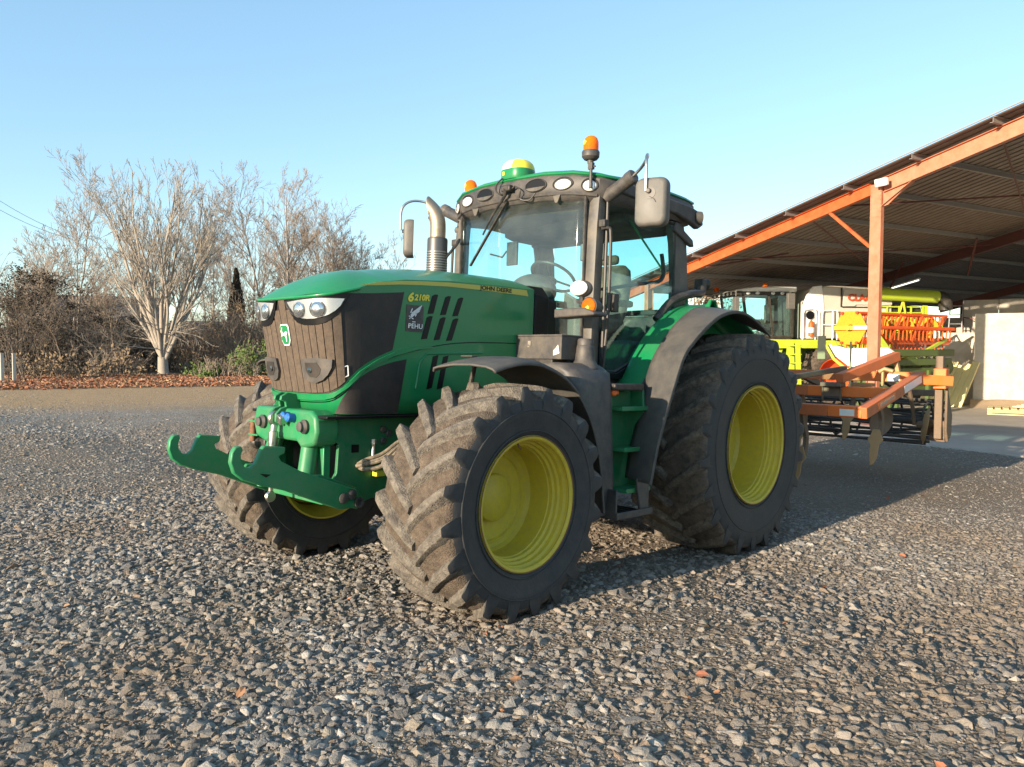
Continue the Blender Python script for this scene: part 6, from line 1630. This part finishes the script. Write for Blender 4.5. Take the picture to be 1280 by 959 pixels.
def SP(s, t_): return s*N2+t_*D2     # strip frame: s away to the left, t along
# the big many-stemmed tree
tree('bare_tree', 'large many stemmed bare tree with pale bark standing alone at the leaf strip', -40.3, 12.2, 12.2, 18, 12, 'bark_pale', 'bark_pale', kids=(10, 6, 4), spread=.46, tilt=.42, up=.030, r0=.125, tr=.31, trunk=1.1, droop=12, minr=.0095, group=None)
def px_world(u, dist):
    """ground point on the viewing azimuth of an image column"""
    d = cF*980.94+cR*(u-640); d.z = 0; d.normalize(); return CAMP.x+d.x*dist, CAMP.y+d.y*dist
TR = [(22, 54, 8.5, 3, 'bark_grey', 'thin bare tree at the left edge of the picture'), (58, 60, 9.5, 3, 'bark_grey', 'bare tree left of the large pale tree, half in the thicket'), (98, 57, 13.0, 2, 'bark_grey', 'slender bare tree just left of the large pale tree'),
      (134, 66, 9, 3, 'bark_grey', 'low bare tree behind the left limbs of the large pale tree'), (258, 58, 11.5, 3, 'bark_grey', 'bare tree just right of the large pale tree trunk'), (292, 64, 12, 2, 'bark_grey', 'narrow bare tree behind the dark cypress'),
      (326, 60, 13.5, 1, 'bark_grey', 'tall single trunk bare tree left of the tractor bonnet'), (368, 56, 13.0, 1, 'bark_grey', 'tall single trunk bare tree above the tractor headlamps'), (400, 62, 11.5, 3, 'bark_grey', 'spreading bare tree above the front of the bonnet'),
      (428, 60, 11.0, 3, 'bark_grey', 'bare tree above the middle of the bonnet'), (462, 64, 10.5, 5, 'bark_grey', 'low rounded bare tree left of the exhaust'), (384, 66, 11.8, 4, 'bark_grey', 'bushy bare tree between the two tall trunks'), (414, 58, 10.6, 4, 'bark_grey', 'bushy bare tree over the middle of the bonnet'), (446, 58, 9.6, 4, 'bark_grey', 'low bare tree just right of the bonnet middle'), (310, 70, 12.5, 3, 'bark_grey', 'pale bare tree far behind the cypress'), (72, 70, 10.5, 4, 'bark_grey', 'faint bare tree behind the thicket at the left'), (345, 74, 11.5, 3, 'bark_grey', 'faint bare tree far behind the tall trunks'), (190, 70, 12, 3, 'bark_grey', 'faint bare tree behind the large pale tree')]
for i, (u, dd, H, st, bk, lab) in enumerate(TR):
    x, y = px_world(u, dd)
    tree('bare_tree', lab, x, y, H, st, 40+i, bk, 'twig_brown', kids=(22, 8, 6) if st == 1 else (16, 7, 6), spread=.66, tilt=.40, up=.045, r0=.13 if st == 1 else .08, tr=.17, trunk=.8 if st > 1 else 1.6, minr=.010)

def thicket(name, label, x, y, w, dpt, h, ntw, nlf, seed, twm, lfm, group=None, cat='bush', lsz=.10, zz=0.):
    """hedge or bush: arching stems and small leaf faces through its volume"""
    rg = random.Random(seed); t = thing(name, label, cat, (x, y, zz), group=group)
    segs = ([], [], [])
    ang = math.atan2(D2[1], D2[0]); ca, sa = math.cos(ang), math.sin(ang)
    def loc(a, b): return Vector((a*ca-b*sa, a*sa+b*ca, 0))
    for k in range(ntw):
        a = rg.uniform(-w/2, w/2); b = rg.uniform(-dpt/2, dpt/2); hh = h*rg.uniform(.45, 1.05)*(1-.55*(2*a/w)**4)
        d = Vector((rg.uniform(-.35, .35), rg.uniform(-.35, .35), 1)).normalized()
        grow(rg, segs, loc(a, b), d, hh, rg.uniform(.012, .035), 1, 3, -.01, .16, (0, 5, 4), .65, .007)
    fast_tubes(segs[1], 'stems', twm, t); fast_tubes(segs[2], 'twigs', twm, t)
    if nlf:
        cl_ = [(rg.uniform(-w/2, w/2), rg.uniform(-dpt/2, dpt/2), rg.uniform(.05, .95), rg.uniform(.25, .8)) for _ in range(max(6, int(w*h*1.6)))]
        vs = []; fs = []
        for k in range(nlf):
            a0, b0, hz, rr_ = rg.choice(cl_)
            p = loc(a0+rg.gauss(0, rr_*.5), b0+rg.gauss(0, rr_*.5)); z = max(.02, h*hz*(1-.5*(2*a0/w)**4)+rg.gauss(0, rr_*.45)); p.z = z
            u = Vector((rg.gauss(0, 1), rg.gauss(0, 1), rg.gauss(0, 1))).normalized(); v = u.orthogonal().normalized(); s = lsz*rg.uniform(.5, 1.3)
            o = len(vs); vs += [p-u*s, p+v*s*.45, p+u*s, p-v*s*.45]; fs.append((o, o+1, o+2, o+3))
        me = bpy.data.meshes.new('foliage'); me.from_pydata([tuple(v) for v in vs], [], fs); me.materials.append(MATS[lfm]); me.update()
        o = bpy.data.objects.new('foliage', me); col.objects.link(o); o.parent = t
    return t
TH = [(8, 50, 7, 3, 6.2, 60, 5200, 'bark_dark', 'leaf_dark', 'tall dark evergreen bush at the left edge'), (48, 53, 8, 3, 5.8, 70, 3800, 'twig_brown', 'leaf_dark', 'dark thicket between the left edge and the slender tree'),
      (92, 50, 7, 3, 3.6, 90, 2600, 'twig_brown', 'leaf_dark', 'low brown thicket under the slender tree'), (132, 56, 8, 3, 3.8, 80, 3800, 'bark_dark', 'leaf_dark', 'dark hedge left of the large pale trunk'), (170, 58, 7, 3, 3.4, 80, 3400, 'bark_dark', 'leaf_dark', 'dark hedge directly behind the large pale trunk'),
      (222, 60, 8, 3, 3.6, 80, 3000, 'twig_brown', 'leaf_dark', 'dark hedge right of the large pale trunk'), (262, 55, 7, 3, 4.0, 110, 1800, 'twig_brown', 'leaf_brown', 'russet thicket left of the cypress'), (300, 52, 7, 3, 4.4, 140, 2200, 'twig_brown', 'leaf_brown', 'russet thicket below the cypress'),
      (334, 51, 6, 3, 4.6, 140, 2200, 'twig_brown', 'leaf_brown', 'russet thicket beside the tractor nose'), (372, 56, 8, 3, 4.2, 100, 1500, 'twig_brown', 'leaf_brown', 'thicket hidden mostly by the bonnet')]
for i, (u, dd, w, dp, h, ntw, nlf, twm, lfm, lab) in enumerate(TH):
    x, y = px_world(u, dd); thicket('thicket', lab, x, y, w, dp, h, ntw, nlf, 90+i, twm, lfm, group='thickets behind the leaf strip', lsz=.085)
x, y = px_world(283, 44); thicket('shrub', 'low green leaved shrub at the edge of the leaf strip', x, y, 3.2, 1.6, 1.1, 50, 1500, 120, 'twig_brown', 'leaf_green', lsz=.09)
x, y = px_world(322, 46); thicket('shrub', 'green and brown shrub just left of the far front wheel', x, y, 2.6, 1.6, 1.7, 60, 1200, 121, 'twig_brown', 'leaf_green', lsz=.08)
x, y = px_world(140, 45.5); thicket('shrub', 'small shrub holding dry brown leaves left of the pale trunk', x, y, 2.4, 1.2, 1.5, 30, 420, 122, 'twig_brown', 'leaf_brown', lsz=.11)
x, y = px_world(36, 43.5); thicket('shrub', 'small dry brown shrub near the left edge', x, y, 4.0, 1.4, 1.1, 40, 500, 123, 'bark_dark', 'leaf_brown', lsz=.09)
# cypress
x, y = px_world(297, 62)
cy = thing('cypress_tree', 'dark narrow pointed cypress behind the thicket', 'tree', (x, y, 0))
rg = random.Random(5); vs = []; fs = []
for k in range(5200):
    z = rg.uniform(.5, 7.3); rad = .62*min(1, (7.5-z)/3.2)**.9*rg.uniform(.2, 1.05); a = rg.uniform(0, 2*PI); p = Vector((rad*math.cos(a), rad*math.sin(a), z))
    u = Vector((math.cos(a)*.4+rg.uniform(-.3, .3), math.sin(a)*.4+rg.uniform(-.3, .3), 1)).normalized(); v = u.orthogonal().normalized(); v.rotate(Matrix.Rotation(rg.uniform(0, 6), 3, u)); s = rg.uniform(.10, .22); o = len(vs); vs += [p-u*s, p+v*s*.35, p+u*s, p-v*s*.35]; fs.append((o, o+1, o+2, o+3))
me = bpy.data.meshes.new('crown'); me.from_pydata([tuple(v) for v in vs], [], fs); me.materials.append(MATS['conifer']); o = bpy.data.objects.new('crown', me); col.objects.link(o); o.parent = cy
g = G(); g.tube([(0, 0, 0), (0, 0, 4), (0, 0, 7)], [.15, .1, .02], 8); g.build('trunk', ['bark_dark'], cy)
# leafy tree behind the shed, over the rear mudguard
for (u, dd, H, lab) in ((884, 42, 5.6, 'half bare tree with dry leaves behind the shed eave'),):
    x, y = px_world(u, dd); t = tree('leafy_tree', lab, x, y, H, 5, 77, 'bark_grey', 'twig_brown', group=None, kids=(10, 7, 4), tilt=.55, r0=.06, tr=.15, trunk=.8)
    rg = random.Random(3); vs = []; fs = []
    for k in range(3600):
        a = rg.uniform(0, 2*PI); rad = abs(rg.gauss(0, .75)); p = Vector((rad*math.cos(a), rad*math.sin(a), rg.uniform(1.5, H*.98)))
        uu = Vector((rg.gauss(0, 1), rg.gauss(0, 1), rg.gauss(0, 1))).normalized(); v = uu.orthogonal().normalized(); s = rg.uniform(.04, .10); o = len(vs); vs += [p-uu*s, p+v*s*.5, p+uu*s, p-v*s*.5]; fs.append((o, o+1, o+2, o+3))
    me = bpy.data.meshes.new('dry_leaves'); me.from_pydata([tuple(v) for v in vs], [], fs); me.materials.append(MATS['leaf_brown']); o = bpy.data.objects.new('dry_leaves', me); col.objects.link(o); o.parent = t
# buildings behind the trees
mat('old_tiles', (.10, .09, .085), .9, dust=(.16, .14, .12), dust_amt=.3, dscale=2)
mat('dark_wall', (.05, .055, .065), .9)
mat('pale_wall', (.38, .42, .46), .8)
mat('dark_blue', (.03, .05, .09), .6)
def barn(name, label, u, dd, L_, dep, h, hr, mw, mr):
    x, y = px_world(u, dd); t = thing(name, label, 'building', (x, y, 0), math.atan2(D2[1], D2[0]))
    g = G(); g.box((0, 0, h/2), (L_, dep, h)); g.build('wall', [mw], t)
    g = G()
    for s in (1, -1): g.beam((-L_/2-.3, s*dep/4*1.08, h+hr/2-.04), (L_/2+.3, s*dep/4*1.08, h+hr/2-.04), math.hypot(dep/2, hr)*1.12, .12, Vector((0, s*hr, dep/2)))
    g.build('roof', [mr], t)
    g = G(); g.prism([(-dep/2, 0), (dep/2, 0), (0, hr)], (-L_/2, 0, h), (0, 1, 0), (0, 0, 1), .1); g.prism([(-dep/2, 0), (dep/2, 0), (0, hr)], (L_/2-.1, 0, h), (0, 1, 0), (0, 0, 1), .1); g.build('gable', [mw], t)
    g = G(); sd = 1 if True else -1
    for k in range(3): g.box((-L_/2+L_*(k+.5)/3, dep/2+.02, 1.1), (L_*.18, .05, 2.1)); g.box((-L_/2+L_*(k+.5)/3, -dep/2-.02, 1.1), (L_*.18, .05, 2.1))
    g.build('door', ['black'], t); return t
barn('barn', 'low dark barn with an old tiled roof behind the trees', 118, 72, 10, 7, 3.6, 1.9, 'dark_wall', 'old_tiles')
barn('cottage', 'pale blue grey house half hidden behind the thicket', 258, 78, 5.5, 6, 2.4, 1.4, 'pale_wall', 'old_tiles')
barn('dark_shed', 'dark blue shed right of the large pale trunk', 222, 70, 3.2, 3, 2.0, .5, 'dark_blue', 'dark_blue')
# posts at the left edge
for i, (u, lab) in enumerate(((3, 'pale wooden gate post at the very left edge'), (18, 'pale wooden gate post second from the left edge'))):
    x, y = px_world(u, 41); p = thing('gate_post', lab, 'post', (x, y, 0), group='gate posts at the left edge')
    g = G(); g.box((0, 0, .62), (.13, .13, 1.24)); g.prism([(-.065, 1.24), (.065, 1.24), (0, 1.30)], (0, -.065, 0), (1, 0, 0), (0, 0, 1), -.13) if False else g.box((0, 0, 1.25), (.15, .15, .03)); g.build('post_shaft', ['concrete_grey'], p, bevel=.01)
# distant wood closing the horizon
rg = random.Random(9); vs = []; fs = []
for k in range(22000):
    u = rg.uniform(-900, 1500) if k % 2 else rg.uniform(-200, 1000); dd = rg.uniform(115, 150); x, y = px_world(u, dd); z = abs(rg.gauss(0, 1))*1.5*(1+.5*math.sin(u*.02)*math.sin(u*.007+1))+rg.uniform(0, .5)
    p = Vector((x, y, z)); uu = Vector((rg.gauss(0, 1), rg.gauss(0, 1), rg.gauss(0, 1.3))).normalized(); v = uu.orthogonal().normalized(); s = rg.uniform(.3, .9); o = len(vs); vs += [p-uu*s, p+v*s*.5, p+uu*s, p-v*s*.5]; fs.append((o, o+1, o+2, o+3))
me = bpy.data.meshes.new('distant_wood'); me.from_pydata([tuple(v) for v in vs], [], fs); mat('wood_haze', (.12, .10, .085), .95, vary=.3, dscale=.5); me.materials.append(MATS['wood_haze']); o = bpy.data.objects.new('distant_wood', me); col.objects.link(o); o['kind'] = 'stuff'
# overhead wires
for i, (z0, lab) in enumerate(((10.9, 'upper thin overhead wire at the far left'), (10.2, 'lower thin overhead wire at the far left'))):
    x0, y0 = px_world(-60, 50); x1, y1 = px_world(100, 60)
    g = G(); g.tube([(lerp(x0, x1, t), lerp(y0, y1, t), z0-(z0-8.0)*t*.75-.4*math.sin(PI*t)) for t in np.linspace(0, 1, 12)], .012, 4)
    tag(g.build('overhead_wire', ['black']), lab, 'wire', 'overhead wires')

# ------------------------------------------------------------------ light and sky
EL, DR = 12.2, 1.5
w = bpy.data.worlds.new('World'); scene.world = w; w.use_nodes = True; wn = w.node_tree; bg = wn.nodes['Background']
sky = wn.nodes.new('ShaderNodeTexSky'); sky.sky_type = 'NISHITA'; sky.sun_disc = False; sky.sun_elevation = R(EL); sky.sun_rotation = R(180+DR); sky.air_density = SKY_AIR; sky.dust_density = SKY_DUST; sky.ozone_density = SKY_OZ; sky.altitude = 50
tn = wn.nodes.new('ShaderNodeMixRGB'); tn.blend_type = 'MULTIPLY'; tn.inputs[0].default_value = 1; tn.inputs[2].default_value = (*SKY_TINT, 1); wn.links.new(sky.outputs[0], tn.inputs[1])
mxs = wn.nodes.new('ShaderNodeMixRGB'); mxs.inputs[0].default_value = SKY_MIX; mxs.inputs[2].default_value = (*SKY_COL, 1); wn.links.new(tn.outputs[0], mxs.inputs[1])
wn.links.new(mxs.outputs[0], bg.inputs[0]); bg.inputs[1].default_value = SKY_STR
sl_ = bpy.data.lights.new('sun', 'SUN'); sl_.energy = SUN_E; sl_.angle = R(.55); sl_.color = SUN_C
so_ = bpy.data.objects.new('sun', sl_); col.objects.link(so_); so_.rotation_euler = (R(90-EL), 0, R(-DR)); so_.location = (0, -30, 12)
scene.view_settings.view_transform = 'Standard'; scene.view_settings.look = 'None'; scene.view_settings.gamma = 1; scene.view_settings.exposure = EXPO
scene.view_settings.use_curve_mapping = False
scene.render.engine = 'CYCLES'
scene.cycles.max_bounces = 8; scene.cycles.transparent_max_bounces = 24; scene.cycles.use_denoising = True
scene.cycles.sample_clamp_indirect = 8
